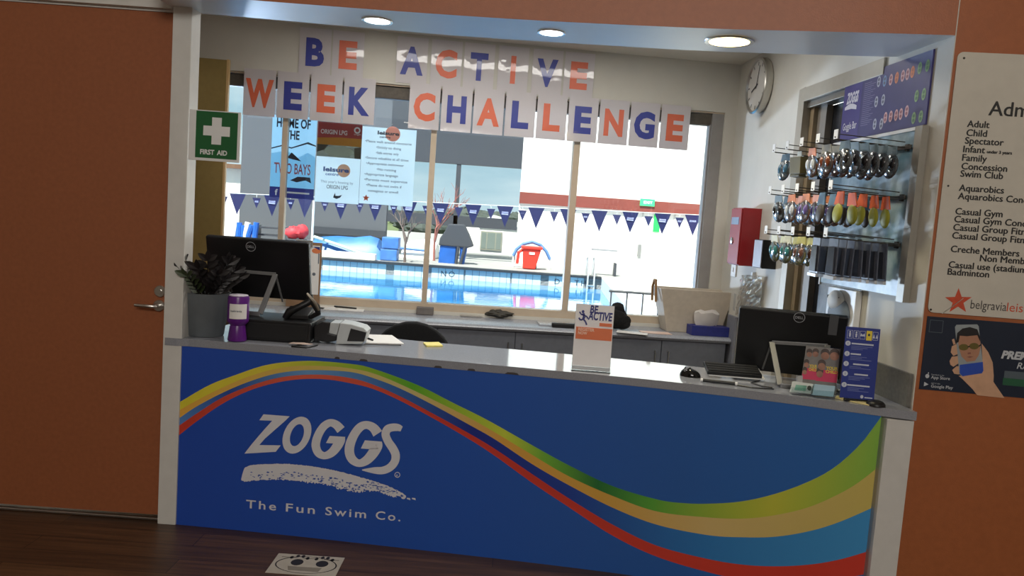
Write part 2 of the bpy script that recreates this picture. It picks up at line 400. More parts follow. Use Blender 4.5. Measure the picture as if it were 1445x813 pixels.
def print_mat(name, stops, x0=-1.475, x1=1.5):
    "printed band whose ink colour changes along the panel"
    M = bpy.data.materials.new(name); M.use_nodes = True; t = M.node_tree; p = t.nodes['Principled BSDF']
    c = t.nodes.new('ShaderNodeTexCoord'); s = t.nodes.new('ShaderNodeSeparateXYZ'); mr = t.nodes.new('ShaderNodeMapRange')
    mr.inputs['From Min'].default_value = x0; mr.inputs['From Max'].default_value = x1
    r = t.nodes.new('ShaderNodeValToRGB')
    while len(r.color_ramp.elements) < len(stops): r.color_ramp.elements.new(.5)
    for e, (pos, col) in zip(r.color_ramp.elements, stops): e.position = pos; e.color = lin(col)+[1]
    t.links.new(c.outputs['Object'], s.inputs[0]); t.links.new(s.outputs['X'], mr.inputs['Value']); t.links.new(mr.outputs[0], r.inputs['Fac']); t.links.new(r.outputs['Color'], p.inputs['Base Color'])
    p.inputs['Roughness'].default_value = .42
    return M
PB = print_mat('panel_blue', [(0, (36, 78, 178)), (.45, (34, 86, 178)), (.75, (36, 92, 168)), (1, (38, 104, 178))])
PG = print_mat('band_green', [(0, (228, 214, 58)), (.14, (226, 210, 70)), (.21, (184, 200, 64)), (.36, (96, 178, 44)), (.50, (206, 218, 66)), (.56, (120, 186, 60)), (.64, (30, 112, 48)), (.72, (92, 168, 56)), (.88, (196, 196, 62)), (1, (132, 186, 70))])
PT = print_mat('band_tan', [(0, (238, 178, 72)), (.2, (216, 190, 96)), (.35, (210, 196, 130)), (.5, (226, 168, 72)), (.65, (216, 166, 70)), (.8, (214, 184, 116)), (1, (206, 186, 96))])
PL = print_mat('band_blue', [(0, (92, 142, 206)), (.08, (40, 78, 160)), (.2, (110, 160, 208)), (.32, (60, 110, 180)), (.45, (24, 44, 140)), (.6, (26, 62, 152)), (.8, (44, 122, 188)), (1, (64, 150, 208))])
PR = print_mat('band_red', [(0, (206, 62, 44)), (.2, (222, 100, 76)), (.4, (206, 62, 46)), (1, (208, 58, 40))])
counter = thing('reception_counter', 'long curved reception counter with blue front and rainbow wave', 'counter', (0, 3.5, 0))
XL, XR = -1.4725, 1.487
b = MB(); n = 120; rows = []
for i in range(n+1):
    x = lerp(XL, XR, i/n); zz = [WT0]+[min(WT0, max(0, interp(T, x))) for T in (ST0, ST1, ST2, ST3, ST4)]+[0]
    for k in range(1, len(zz)): zz[k] = min(zz[k], zz[k-1])
    rows.append([(x, Yc(x), z) for z in zz])
for i in range(n):
    for k in range(6):
        a, c_ = rows[i], rows[i+1]
        if abs(a[k][2]-a[k+1][2])+abs(c_[k][2]-c_[k+1][2]) < 1e-6: continue
        b.add([a[k+1], c_[k+1], c_[k], a[k]], [(0, 1, 2, 3)], (0, 1, 2, 3, 4, 0)[k])
# returned right end and back of the panel
e = rows[-1]
for k in range(6): b.add([e[k+1], (XR+.014, e[0][1]+.03, e[k+1][2]), (XR+.014, e[0][1]+.03, e[k][2]), e[k]], [(0, 1, 2, 3)], (0, 1, 2, 3, 4, 0)[k])
for i in range(n): b.add([(rows[i][0][0], rows[i][0][1]+.03, 0), (rows[i+1][0][0], rows[i+1][0][1]+.03, 0), (rows[i+1][0][0], rows[i+1][0][1]+.03, WT0), (rows[i][0][0], rows[i][0][1]+.03, WT0)], [(3, 2, 1, 0)], 5)
b.build('front_panel', [PB, PG, PT, PL, PR, GREYCAB], counter)
for x in (-1.3, -.35, .5, 1.3): MB().box((x, Yc(x)+.19, WT0/2), (.03, .30, WT0-.004)).build('support_panel', GREYCAB, counter)
PANELWHITE = mat('panel_white_ink', (222, 222, 226), .45, var=.02)
def onpanel(pts, off=.0018): return [(x, Yc(x)-off, z) for x, z in pts]
def l2p(q, ox=330, oy=570, s=4.519): return pxpanel(ox+q[0]/s, oy+q[1]/s)
def ribbon(path, mb, closed=False):
    "brush stroke with a width at each point, in logo sketch units"
    n = len(path); L = []; R_ = []
    fine = []
    for i in range(n-1):
        p0 = path[max(i-1, 0)]; p1 = path[i]; p2 = path[i+1]; p3 = path[min(i+2, n-1)]
        for k in range(5):
            t = k/5.0
            fine.append([.5*((2*p1[j])+(-p0[j]+p2[j])*t+(2*p0[j]-5*p1[j]+4*p2[j]-p3[j])*t*t+(-p0[j]+3*p1[j]-3*p2[j]+p3[j])*t**3) for j in range(3)])
    fine.append(list(path[-1]))
    for i, (x, y, w) in enumerate(fine):
        a = fine[max(i-1, 0)]; c_ = fine[min(i+1, len(fine)-1)]
        dx, dy = c_[0]-a[0], c_[1]-a[1]; l = math.hypot(dx, dy) or 1
        nx, ny = -dy/l*w/2, dx/l*w/2
        L.append(l2p((x+nx, y+ny))); R_.append(l2p((x-nx, y-ny)))
    for i in range(len(fine)-1):
        mb.add(onpanel([L[i], L[i+1], R_[i+1], R_[i]]), [(0, 1, 2, 3)])
b = MB()
b.add(onpanel([l2p(q) for q in [(190,66),(357,79),(330,106),(250,176),(200,220),(163,262),(300,264),(268,305),(68,317),(120,250),(180,180),(245,107),(163,104)]]), [(0,1,2,3,4,5,6,7,8,9,10,11,12)])
O1 = []; O2 = []
for i in range(36):
    a = 2*pi*i/36
    for (rx, ry, T) in ((88, 118, O1), (42, 70, O2)):
        yy = ry*sin(a); T.append(l2p((403+rx*cos(a)-.24*yy, 199+yy)))
b.add(onpanel(O1+O2), [(i, (i+1) % 36, 36+(i+1) % 36, 36+i) for i in range(36)])
G = [(684,166,60),(655,134,54),(618,120,48),(580,138,50),(548,180,52),(527,232,54),(524,275,54),(543,315,52),(580,330,46),(622,312,54),(655,275,60),(678,232,64),(684,212,52)]
ribbon(G, b); b.add(onpanel([l2p(q) for q in [(612,204),(712,210),(690,252),(632,252),(588,249)]]), [(0,1,2,3,4)])
G2 = [(918,190,66),(890,152,58),(848,134,50),(806,148,54),(768,196,56),(742,258,60),(738,312,60),(758,356,56),(800,378,48),(845,360,58),(885,318,66),(912,270,70),(918,242,56)]
ribbon(G2, b); b.add(onpanel([l2p(q) for q in [(836,232),(946,240),(920,288),(862,288),(810,284)]]), [(0,1,2,3,4)])
ribbon([(1070,160,34),(1045,150,46),(1010,150,50),(980,162,52),(968,195,52),(985,240,52),(1015,285,54),(1032,325,54),(1026,368,52),(995,405,50),(950,424,48),(900,424,42),(850,422,22),(818,421,6)], b)
R1 = [l2p((1043+18*cos(2*pi*i/20), 452+18*sin(2*pi*i/20))) for i in range(20)]; R2 = [l2p((1043+14*cos(2*pi*i/20), 452+14*sin(2*pi*i/20))) for i in range(20)]
b.add(onpanel(R1+R2), [(i, (i+1) % 20, 20+(i+1) % 20, 20+i) for i in range(20)])
def panel_text(mb, t, p0, p1, h, bold=0.0, spacing=1.0):
    (x0, z0), (x1, z1) = pxpanel(*p0), pxpanel(*p1)
    vs, fs, tw = text2d(t, bold, spacing); k = (x1-x0)/tw
    mb.add(onpanel([(x0+x*k, lerp(z0, z1, x/tw)+y*h) for x, y in vs]), fs)
panel_text(b, 'R', (559.2, 672.5), (561.7, 672.5), .010)
b.build('logo_lettering', PANELWHITE, counter)
# brushed underline
random.seed(3)
up = smoothtab([(48,480),(62,425),(85,398),(150,386),(330,382),(520,401),(680,432),(800,465),(900,495),(1000,530),(1090,578),(1100,590)])
lo = smoothtab([(48,486),(75,496),(130,488),(250,482),(380,488),(500,505),(600,518),(700,545),(800,560),(900,556),(1000,585),(1090,602),(1100,604)])
b = MB(); P = []
for i in range(160):
    x = 48+(1098-48)*i/159; r = 1 if x > 420 else .4
    P.append((l2p((x, interp(up, x)+random.uniform(-2.5, 2.5))), l2p((x, interp(lo, x)+random.uniform(-9, 9)*r))))
for i in range(159): b.add(onpanel([P[i][1], P[i+1][1], P[i+1][0], P[i][0]]), [(0, 1, 2, 3)], 0)
for x0, x1 in ((1104, 1124), (1136, 1158)): b.add(onpanel([l2p(q) for q in [(x0, 598), (x1, 600), (x1+2, 614), (x0, 606)]]), [(0, 1, 2, 3)], 0)
for i in range(150):
    x = random.choice((random.uniform(110, 1080), random.uniform(440, 1000))); t_ = random.uniform(.45, .98) if x < 850 else random.uniform(.1, .98)
    y = lerp(interp(up, x), interp(lo, x), t_); w = random.uniform(4, 13); hh = random.uniform(2, 6)
    b.add(onpanel([l2p(q) for q in [(x-w, y+1), (x-w*.2, y-hh), (x+w, y-1+hh*.3), (x+w*.1, y+hh*.7)]], .0026), [(0, 1, 2, 3)], 1)
b.build('brush_stroke', [PANELWHITE, PB], counter)
for word, p0, p1 in (('The', (347.2, 716.5), (389.6, 720.3)), ('Fun', (403.4, 721.5), (444.3, 725.2)), ('Swim', (459, 726.5), (516.5, 731.2)), ('Co.', (530, 732.4), (565, 735.5))):
    b = MB(); panel_text(b, word, p0, p1, .0395, .012, 1.28); b.build('tagline_lettering', PANELWHITE, counter)
# worktop
WTX0, WTX1 = -1.535, 1.603
b = MB(); n = 60; top = []; 
def Yrear(x): return Yc(x)+lerp(.455, .50, min(1, max(0, (-.4-x)/.5)))
F = [(lerp(WTX0, WTX1, i/n)) for i in range(n+1)]
vs = []
for x in F:
    yf = Yc(x)-.002 if x > JX else 3.449
    vs += [(x, yf, WT0+.001), (x, yf, WT1), (x, Yrear(x) if x > -1.46 else 3.449+.002, WT1), (x, Yrear(x) if x > -1.46 else 3.451, WT0+.001)]
fs = []
for i in range(n):
    a, c_ = 4*i, 4*i+4
    for k in range(4): fs.append((a+k, c_+k, c_+(k+1) % 4, a+(k+1) % 4))
fs += [(3, 2, 1, 0), (4*n, 4*n+1, 4*n+2, 4*n+3)]
b.add(vs, fs, 0)
wt = b.build('counter_worktop', GREYLAM, None)
tag(wt, 'grey laminate worktop running the length of the blue counter', 'worktop')
# chipped edge spots
for i, (px, py, w) in enumerate(((513, 508, 13), (618, 519, 12), (665, 523, 12), (722, 530.5, 20), (476, 504.5, 8))):
    x, z = pxpanel(px, py); w = w*3.4/1100/2
    b2 = MB(); b2.add([(x+w*p, Yc(x+w*p)-.0035, WT0+q) for p, q in ((-1, .0012), (1, .0012), (.8, .009), (.2, .011), (-.6, .010))], [(0, 1, 2, 3, 4)])
    b2.build('chipped_edge', mat('exposed_chipboard', (74, 68, 66), .8), wt)
# upstand at the right end
b = MB(); b.fbox(RW, -.42, -.012, WT1, 1.0, .0, .016); tag(b.build('counter_upstand', mat('upstand_laminate', (112, 110, 104), .4, var=.15, scale=60), None, bevel=.002), 'short grey upstand on the white wall at right counter end', 'upstand')
# ================================================================== WINDOW OVER THE BENCH
b = MB()
b.fbox(BW, U0, U1, V0, .888, -.10, -.012); b.fbox(BW, U0, U1, 2.325, V1, -.10, -.012); b.fbox(BW, U0, U0+.05, V0, V1, -.10, -.012)
w1 = struct(b, 'window_1', ALU, bevel=.002)
for u, ww in ((-1.575, .034), (-.597, .038), (.381, .044)):
    b = MB(); b.fbox(BW, u-ww/2, u+ww/2, .888, 2.325, -.085, -.016); b.build('mullion', ALU, w1, bevel=.002)
b = MB(); b.fbox(BW, 1.313, U1, .888, 2.325, -.10, -.014); b.fbox(BW, 1.303, 1.313, .888, 2.26, -.09, -.03)
b.build('side_jamb', mat('grey_aluminium', (150, 146, 142), .4, var=.05), w1, bevel=.002)
b = MB(); b.fbox(BW, U0+.02, 1.39, 2.243, 2.322, -.09, -.03); b.build('blind_box', mat('blind_box', (92, 84, 74), .6, var=.15, scale=40), w1, bevel=.006)
for u0, u1 in ((U0+.05, -1.592), (-1.558, -.616), (-.578, .359), (.403, 1.303)):
    b = MB(); b.fbox(BW, u0, u1, .89, 2.25, -.058, -.054); b.build('pane', GLASS, w1)

# letter sheets -------------------------------------------------------
def sheet_mat():
    M = bpy.data.materials.new('laminated_sheet'); M.use_nodes = True; t = M.node_tree; p = t.nodes['Principled BSDF']; out = t.nodes['Material Output']
    p.inputs['Base Color'].default_value = lin((226, 220, 222))+[1]; p.inputs['Roughness'].default_value = .5
    p.inputs['Coat Weight'].default_value = 1.0; p.inputs['Coat Roughness'].default_value = .03; p.inputs['Coat IOR'].default_value = 1.65
    c = t.nodes.new('ShaderNodeTexCoord'); n = t.nodes.new('ShaderNodeTexNoise'); n.inputs['Scale'].default_value = 7; n.inputs['Detail'].default_value = 2
    bp = t.nodes.new('ShaderNodeBump'); bp.inputs['Strength'].default_value = .42; bp.inputs['Distance'].default_value = .01
    t.links.new(c.outputs['Object'], n.inputs['Vector']); t.links.new(n.outputs['Fac'], bp.inputs['Height']); t.links.new(bp.outputs['Normal'], p.inputs['Coat Normal'])
    tr = t.nodes.new('ShaderNodeBsdfTranslucent'); tr.inputs['Color'].default_value = lin((226, 216, 214))+[1]
    mx = t.nodes.new('ShaderNodeMixShader'); mx.inputs[0].default_value = .26
    t.links.new(p.outputs[0], mx.inputs[1]); t.links.new(tr.outputs[0], mx.inputs[2]); t.links.new(mx.outputs[0], out.inputs['Surface'])
    return M
SHEET = sheet_mat()
INKB = mat('letter_blue', (52, 62, 150), .45, var=.03, coat=.6); INKO = mat('letter_orange', (224, 108, 74), .45, var=.03, coat=.6)
words_ = [('BE', 'first', [(-1.4, 'B', 0), (-1.187, 'E', 1)], 1), ('ACTIVE', 'second', [(-.77, 'A', 0), (-.543, 'C', 1), (-.325, 'T', 0), (-.096, 'I', 1), (.135, 'V', 0), (.352, 'E', 1)], 1)]
r2 = []
for i, (ch, k) in enumerate((('W', 1), ('E', 0), ('E', 1), ('K', 0))): r2.append((-1.849+.2143*i+.107, ch, k))
words_.append(('WEEK', 'third', r2, 2)); r2 = []
for i, (ch, k) in enumerate(zip('CHALLENGE', (1, 0, 1, 0, 1, 0, 1, 0, 1))): r2.append((-1.849+.2143*(i+5)+.107, ch, k))
words_.append(('CHALLENGE', 'fourth', r2, 2))
ordn = ['first', 'second', 'third', 'fourth', 'fifth', 'sixth', 'seventh', 'eighth', 'ninth']
proto = None
for word, _, items, row in words_:
    for i, (u, ch, k) in enumerate(items):
        v0 = 2.349 if row == 1 else 2.056
        wf = .0045 if row == 1 else .0085
        root = thing('letter_sheet', 'white laminated sheet with %s letter %s, %s letter of the word %s' % ('orange' if k else 'blue', ch, ordn[i], word), 'letter sheet', BW.pt(u, v0, wf), 'letter sheets over the window')
        root.rotation_euler = (random.uniform(0, .016), 0, math.atan(.1)+random.uniform(-.012, .012))
        if proto is None:
            proto = MB().prism(Fr((0, 0, 0), (1, 0, 0), UP, (0, -1, 0)), [(-.1015, 0), (.1015, 0), (.1015, .299), (-.1015, .299)], 0, .0012).build('sheet', SHEET, root, local=True)
        else:
            c_ = proto.copy(); COL.objects.link(c_); c_.parent = root
        ww = {'W': .178, 'I': .034, 'G': .145, 'C': .142, 'A': .150, 'V': .142, 'K': .138, 'H': .128, 'N': .132}.get(ch, .118)
        F_ = Fr((0, 0, 0), (1, 0, 0), UP, (0, -1, 0))
        MB().text(F_, ch, -ww/2, .066, .172, .0022, width=ww, bold=.046).build('letter', INKO if k else INKB, root, local=True)

# posters on the outside of the glass --------------------------------
def poster_quad(pxs, w): return [BW.uv(*q, w) for q in pxs]
PW = -.105
POSTP = mat('backlit_poster_paper', (242, 248, 248), .6, var=.02, trans=.72)
def poster(name, label, corners):
    q = poster_quad(corners, PW); u0 = (q[0][0]+q[3][0])/2; u1 = (q[1][0]+q[2][0])/2; v1 = (q[0][1]+q[1][1])/2; v0 = (q[2][1]+q[3][1])/2
    t = thing(name, label, 'poster', BW.pt((u0+u1)/2, v0, PW))
    return t, BW.moved(u0, v0, PW), u1-u0, v1-v0
t, F_, w, h = poster('community_poster', 'pale blue HOME OF THE TWO BAYS poster behind the first window mullion', [(384, 160), (447, 168), (443, 282), (381, 278)])
SKYB = mat('poster_sky_blue', (214, 238, 248), .6, trans=.72); AQUA = mat('poster_aqua', (190, 224, 236), .6, trans=.72); INK = mat('dark_print', (40, 48, 66), .6, var=0); REDP = mat('poster_red', (206, 92, 92), .6, var=0); NAVP = mat('poster_navy', (48, 58, 132), .6, trans=.3)
b = MB(); b.fbox(F_, 0, w, 0, h, -.0012, 0, 0)
b.flat(F_, [(0, h*.13), (w, h*.13), (w, h*.52), (w*.82, h*.57), (w*.6, h*.50), (w*.35, h*.58), (0, h*.53)], .0004, 1); b.flat(F_, [(0, 0), (w, 0), (w, h*.13), (0, h*.13)], .0006, 2)
b.build('poster_sheet', [SKYB, AQUA, NAVP], t)
b = MB(); b.text(F_, 'HOME OF', w*.10, h*.86, .062, .001, width=w*.76, bold=.03); b.build('heading_lettering', INK, t)
b = MB(); b.text(F_, 'THE', w*.30, h*.72, .06, .001, width=w*.32, bold=.03); b.build('heading_lettering', INK, t)
b = MB(); b.flat(F_, [(0, h*.60), (w*.25, h*.645), (w*.45, h*.62), (w*.82, h*.70), (w, h*.665), (w, h*.65), (w*.8, h*.675), (w*.45, h*.605), (w*.25, h*.63), (0, h*.585)], .0008)
b.flat(F_, [(w*.36, h*.49), (w*.46, h*.56), (w*.6, h*.5), (w*.68, h*.46), (w*.5, h*.475)], .0008); b.build('mountain_line', INK, t)
b = MB(); b.text(F_, 'TWO BAYS', w*.08, h*.30, .072, .001, width=w*.82, bold=.012); b.build('title_lettering', REDP, t)
b = MB(); b.flat(F_, [(w*.45, h*.22), (w*.62, h*.27), (w*.9, h*.27), (w*.93, h*.2), (w*.8, h*.23), (w*.6, h*.2)], .0008); b.build('wave_shape', INK, t)
b = MB(); b.text(F_, 'f', w*.12, h*.03, .04, .0012, bold=.03); b.flat(F_, [(w*.28, h*.06), (w*.9, h*.06), (w*.9, h*.08), (w*.28, h*.08)], .0012); b.build('footer_print', PAPER, t)
t, F_, w, h = poster('gas_poster', 'ORIGIN LPG poster with red banner and picture strip on window', [(448.5, 170), (510, 177), (507, 289), (444, 284)])
b = MB(); b.fbox(F_, 0, w, 0, h, -.0012, 0, 0); b.flat(F_, [(0, h*.72), (w, h*.72), (w, h), (0, h)], .0004, 1); b.flat(F_, [(w*.0, h*.72), (w, h*.72), (w, h*.82), (w*.5, h*.82), (0, h*.80)], .0006, 2)
b.flat(F_, [(0, h*.57), (w, h*.57), (w, h*.72), (0, h*.72)], .0006, 3); b.ellipse(F_, w*.5, h*.645, w*.33, h*.072, .0009, 4); b.flat(F_, [(0, h*.62), (w*.18, h*.66), (w*.26, h*.72), (0, h*.72)], .0009, 5); b.flat(F_, [(w*.86, h*.57), (w, h*.57), (w, h*.72), (w*.84, h*.70)], .0009, 5)
b.build('poster_sheet', [POSTP, mat('poster_brick_red', (150, 52, 48), .6, trans=.4), mat('poster_amber', (216, 160, 60), .6, trans=.45), mat('poster_taupe', (150, 148, 134), .6, trans=.4), mat('poster_pale_green', (206, 214, 200), .6, trans=.4), mat('poster_dark_taupe', (92, 86, 76), .6, trans=.4)], t)
b = MB(); b.text(F_, 'ORIGIN LPG', w*.07, h*.855, .03, .001, width=w*.6, bold=.03); b.ellipse(F_, w*.89, h*.925, w*.075, w*.075, .001, 0, 18, ring=.45); b.text(F_, 'origin', w*.82, h*.865, .014, .001, width=w*.15); b.build('banner_lettering', PAPER, t)
b = MB(); b.ellipse(F_, w*.63, h*.41, w*.15, w*.15, .0008); b.build('sun_disc', mat('peach_print', (228, 172, 140), .6, trans=.4), t)
b = MB(); b.text(F_, 'leisure', w*.17, h*.39, .03, .0011, width=w*.58, bold=.04); b.text(F_, 'centre', w*.22, h*.34, .02, .0011, width=w*.3, bold=.02); b.build('logo_lettering', mat('logo_blue_print', (72, 104, 176), .6, var=0), t)
b = MB(); b.text(F_, "This year's heating by", w*.12, h*.245, .018, .001, width=w*.74); b.build('notice_lettering', mat('light_print', (140, 150, 160), .6, var=0), t)
b = MB(); b.text(F_, 'ORIGIN LPG', w*.26, h*.175, .026, .001, width=w*.48, bold=.01)
b.flat(F_, [(w*.42, h*.065), (w*.5, h*.05), (w*.58, h*.07), (w*.62, h*.105), (w*.54, h*.09), (w*.47, h*.09), (w*.46, h*.13), (w*.44, h*.10)], .001); b.build('dark_lettering', INK, t)
t, F_, w, h = poster('pool_rules_poster', 'white leisure centre pool rules poster, rightmost of the window posters', [(511, 177), (587, 185), (583, 291), (507, 288)])
b = MB(); b.fbox(F_, 0, w, 0, h, -.0012, 0); b.build('poster_sheet', POSTP, t)
b = MB(); b.ellipse(F_, w*.56, h*.93, w*.14, w*.14, .0006); b.build('sun_disc', mat('coral_print', (232, 150, 130), .6, trans=.4), t)
b = MB(); b.text(F_, 'leisure', w*.28, h*.912, .024, .001, width=w*.40, bold=.04); b.text(F_, 'centre', w*.32, h*.868, .016, .001, width=w*.2, bold=.02); b.build('logo_lettering', INK, t)
PRN = mat('grey_print', (104, 112, 122), .6, var=0)
for i, (s_, x, ww) in enumerate((('Please walk around concourse', .06, .86), ('Strictly no diving', .27, .46), ('Safe entries only', .27, .42), ('Secure valuables at all times', .08, .8), ('Appropriate swimwear', .1, .7), ('No running', .3, .36), ('Appropriate language', .08, .62), ('Parents must supervise', .08, .8), ('Please do not swim if', .12, .66), ('contagious or unwell', .16, .56))):
    b = MB(); b.text(F_, '\u2022'+s_ if i < 9 else s_, w*x, h*(.80-.071*i), .017, .001, width=w*ww, bold=.012); b.build('rule_lettering', PRN, t)
b = MB(); P_ = []
for i in range(10): r_ = .024 if i % 2 == 0 else .011; P_.append((w*.13+r_*cos(pi/2+i*pi/5), h*.075+r_*sin(pi/2+i*pi/5)))
b.flat(F_, P_, .001); b.build('star_emblem', mat('star_orange', (222, 96, 60), .6, var=0), t)

# ================================================================== BENCH UNDER THE WINDOW
BT = .815
def bwpt(u, d, z): return BW.pt(u, z, d)
b = MB(); n = 10
prof = [(.003, BT-.04), (.355, BT-.04), (.378, BT-.032), (.388, BT-.018), (.378, BT-.005), (.36, BT), (.003, BT)]
vs = []; US = (-2.3, 1.475)
for u in US: vs += [BW.pt(u, z, d) for d, z in prof]
vs[len(prof):] = [BW.pt((1.445-.0395*d)/.995, z, d) for d, z in prof]
k = len(prof); fs = [(i, (i+1) % k, k+(i+1) % k, k+i) for i in range(k)]+[tuple(range(k-1, -1, -1)), tuple(range(k, 2*k))]
b.add(vs, fs); tag(b.build('bench_worktop', GREYLAM2, None, smooth=True), 'grey speckled bench top with rounded edge running under the window', 'worktop')
def uon(px, py, d=.345): return BW.uv(px, py, d)[0]
seams = [uon(455, 470), uon(617, 470), uon(727, 480), uon(833, 490), uon(933, 500), uon(1031, 505)]
seams = [seams[1]-1.02]+seams[1:]
seams[5] = min(seams[5], 1.425)
units = [('desk_modesty_panel', seams[0], seams[1], 0), ('bench_cabinet', seams[1], seams[3], 2), ('bench_cabinet', seams[3], seams[5], 2)]
labs = ['plain grey end cabinet under the window bench behind the office chair', 'grey two-door bench cabinet behind the middle of the counter', 'grey two-door bench cabinet at the right end under the beige tub']
for (nm, a, c_, nd), lb in zip(units, labs):
    t = thing('bench_cabinet', lb, 'cabinet', BW.pt((a+c_)/2, 0, .18), 'cabinets under the window bench')
    b = MB(); b.fbox(BW, a+.001, c_-.001, .0, BT-.041, .01, .318); b.build('body', GREYCAB, t)
    mid = (a+c_)/2 if nd == 2 else None
    if nm == 'bench_cabinet' and nd == 2:
        mid = seams[2] if a == seams[1] else seams[4]
    doors = [(a, mid), (mid, c_)] if mid else [(a, c_)]
    for j, (d0, d1) in enumerate(doors):
        b = MB(); b.fbox(BW, d0+.003, d1-.003, .09, BT-.044, .318, .336); dr = b.build('door', GREYCAB, t, bevel=.002)
        if mid:
            hu = d1-.045 if j == 0 else d0+.045
            b = MB(); b.tube([BW.pt(hu, .70, .336), BW.pt(hu, .70, .36), BW.pt(hu, .61, .36), BW.pt(hu, .61, .336)], .0045, 8); b.build('handle', CHROME, dr, smooth=True)
b = MB(); b.fbox(RW, -2.19, -2.035, 0, BT+.15, .002, .02); tag(b.build('bench_end_panel', mat('end_panel_grey', (128, 130, 138), .5, var=.05), None, bevel=.003), 'grey upright end panel closing the right end of window bench', 'panel')
# tall khaki board left of the window
ku0, ku1 = BW.uv(268, 81)[0]-.35, BW.uv(327, 86)[0]
t = thing('tall_board', 'tall khaki board with a pale timber edge left of window', 'board', BW.pt((ku0+ku1)/2, BT, .05))
b = MB(); b.fbox(BW, ku0, ku1-.014, BT+.001, 2.388, .03, .06); b.build('board_face', TAN, t)
b = MB(); b.fbox(BW, ku1-.014, ku1, BT+.001, 2.392, .028, .062); b.build('timber_edge', PINE, t)

# ------------------------------------------------------------------ things on the bench
b_z = BT+.001
def on(px, py, z): return atz(px, py, z)
# clipboard with papers
P = on(486, 437, b_z); t = thing('paper_stack', 'white papers with a dark pen lying at left end of bench', 'papers', P)
F_ = Fr(P, (1, .12, 0), (-.12, 1, 0), UP)
MB().fbox(F_, -.13, .13, -.07, .08, 0, .006).build('paper_sheet', PAPER, t)
MB().fbox(F_.moved(-.12, .03, .007), -.05, .06, -.04, .05, 0, .004).build('paper_sheet', PAPER, t)
MB().tube([F_.pt(-.07, .02, .016), F_.pt(.08, .0, .012)], .005, 8).build('pen', BLACK, t)
P = on(462, 428, b_z); t = thing('earphone_tangle', 'small dark tangle of cord at the left end of bench', 'cord', P)
b = MB(); random.seed(5); pts = [P+Vector((.05*cos(i*1.7)*random.uniform(.4, 1), .03*sin(i*2.3), .008+.02*random.random())) for i in range(16)]; b.tube(pts, .005, 6); b.build('cord', BLACK, t, smooth=True)
P = BW.at(600, 436, .03); t = tag(MB().fbox(BW.moved(BW.uv(600, 436, .03)[0], b_z, 0), -.058, .058, 0, .05, .004, .07).build('grey_block', mat('grey_foam', (112, 106, 102), .8, var=.12, bump=.2), None, bevel=.006), 'small grey block on bench below the second mullion', 'block')
for px, py, lb in ((630, 443, 'small flat grey card just right of the grey block'), (665, 447, 'small flat grey card beside the crumpled pouch')):
    P = on(px, py, b_z); F_ = Fr(P, (1, .1, 0), (-.1, 1, 0), UP); b = MB().fbox(F_, -.075, .075, -.03, .04, 0, .008)
    tag(b.build('flat_card', mat('grey_card', (150, 146, 140), .6, var=.1), None, bevel=.002), lb, 'card', 'flat cards on the bench')
P = on(704, 449, b_z); random.seed(11); b = MB(); b.blob(P+Vector((0, .02, .027)), (.10, .07, .023), 16, 8, .16); b.blob(P+Vector((-.02, .03, .04)), (.05, .04, .02), 12, 6, .2)
tag(b.build('crumpled_pouch', mat('dark_olive_cloth', (62, 58, 50), .7, var=.3, scale=50), None), 'dark crumpled pouch lying on bench below the red bin', 'pouch')
# laptop-like slab and case
P = on(790, 461, b_z); F_ = Fr(P, (1, .08, 0), (-.08, 1, 0), UP)
t = thing('silver_tray', 'pale flat tray with a black case at its front edge on bench', 'tray', P)
MB().fbox(F_, -.14, .17, -.02, .16, 0, .014).build('tray_plate', mat('pale_metal', (205, 210, 216), .2, .6), t, bevel=.003)
MB().fbox(F_, -.06, .17, -.06, -.022, 0, .03).build('case', BLACK, t, bevel=.008)
# black knitted cap
P = on(868, 466, b_z); random.seed(4); b = MB(); 
for dx, dz, r_ in ((0, .075, .085), (.05, .04, .055), (.012, .13, .05), (-.04, .06, .06), (.075, .06, .035)): b.blob(P+Vector((dx, .05, dz)), (r_, r_*.8, min(r_, dz*.92)), 14, 9, .07)
tag(b.build('knitted_hat', mat('black_knit', (18, 17, 17), .95, var=.4, scale=90, bump=.5), None), 'bunched black knitted hat on bench behind the acrylic sign', 'hat')
# wire basket / spectacles frame
t = thing('spectacles', 'thin wire spectacles standing on bench left of beige tub', 'spectacles', on(907, 455, b_z))
P = on(907, 455, b_z)
for s_ in (-1, 1):
    MB().tube([P+Vector((s_*.035+.03*cos(a*pi/8), 0, .022+.0205*sin(a*pi/8))) for a in range(17)], .0022, 6).build('lens_rim', DKMETAL, t, smooth=True)
    MB().tube([P+Vector((s_*.066, 0, .03)), P+Vector((s_*.07, -.09, .03)), P+Vector((s_*.072, -.115, .003))], .002, 6).build('temple', DKMETAL, t, smooth=True)
for px, py, col, rz, lb in ((925, 470, (226, 196, 180), .1, 'pinkish paper lying on bench in front of beige tub'), (892, 470, (228, 226, 222), -.2, 'white paper lying on bench right of the black hat')):
    P = on(px, py, b_z); F_ = Fr(P, (cos(rz), sin(rz), 0), (-sin(rz), cos(rz), 0), UP)
    tag(MB().fbox(F_, -.10, .10, -.045, .06, 0, .003).build('loose_paper', mat('paper_%d' % px, col, .6), None), lb, 'paper', 'loose papers on the bench')
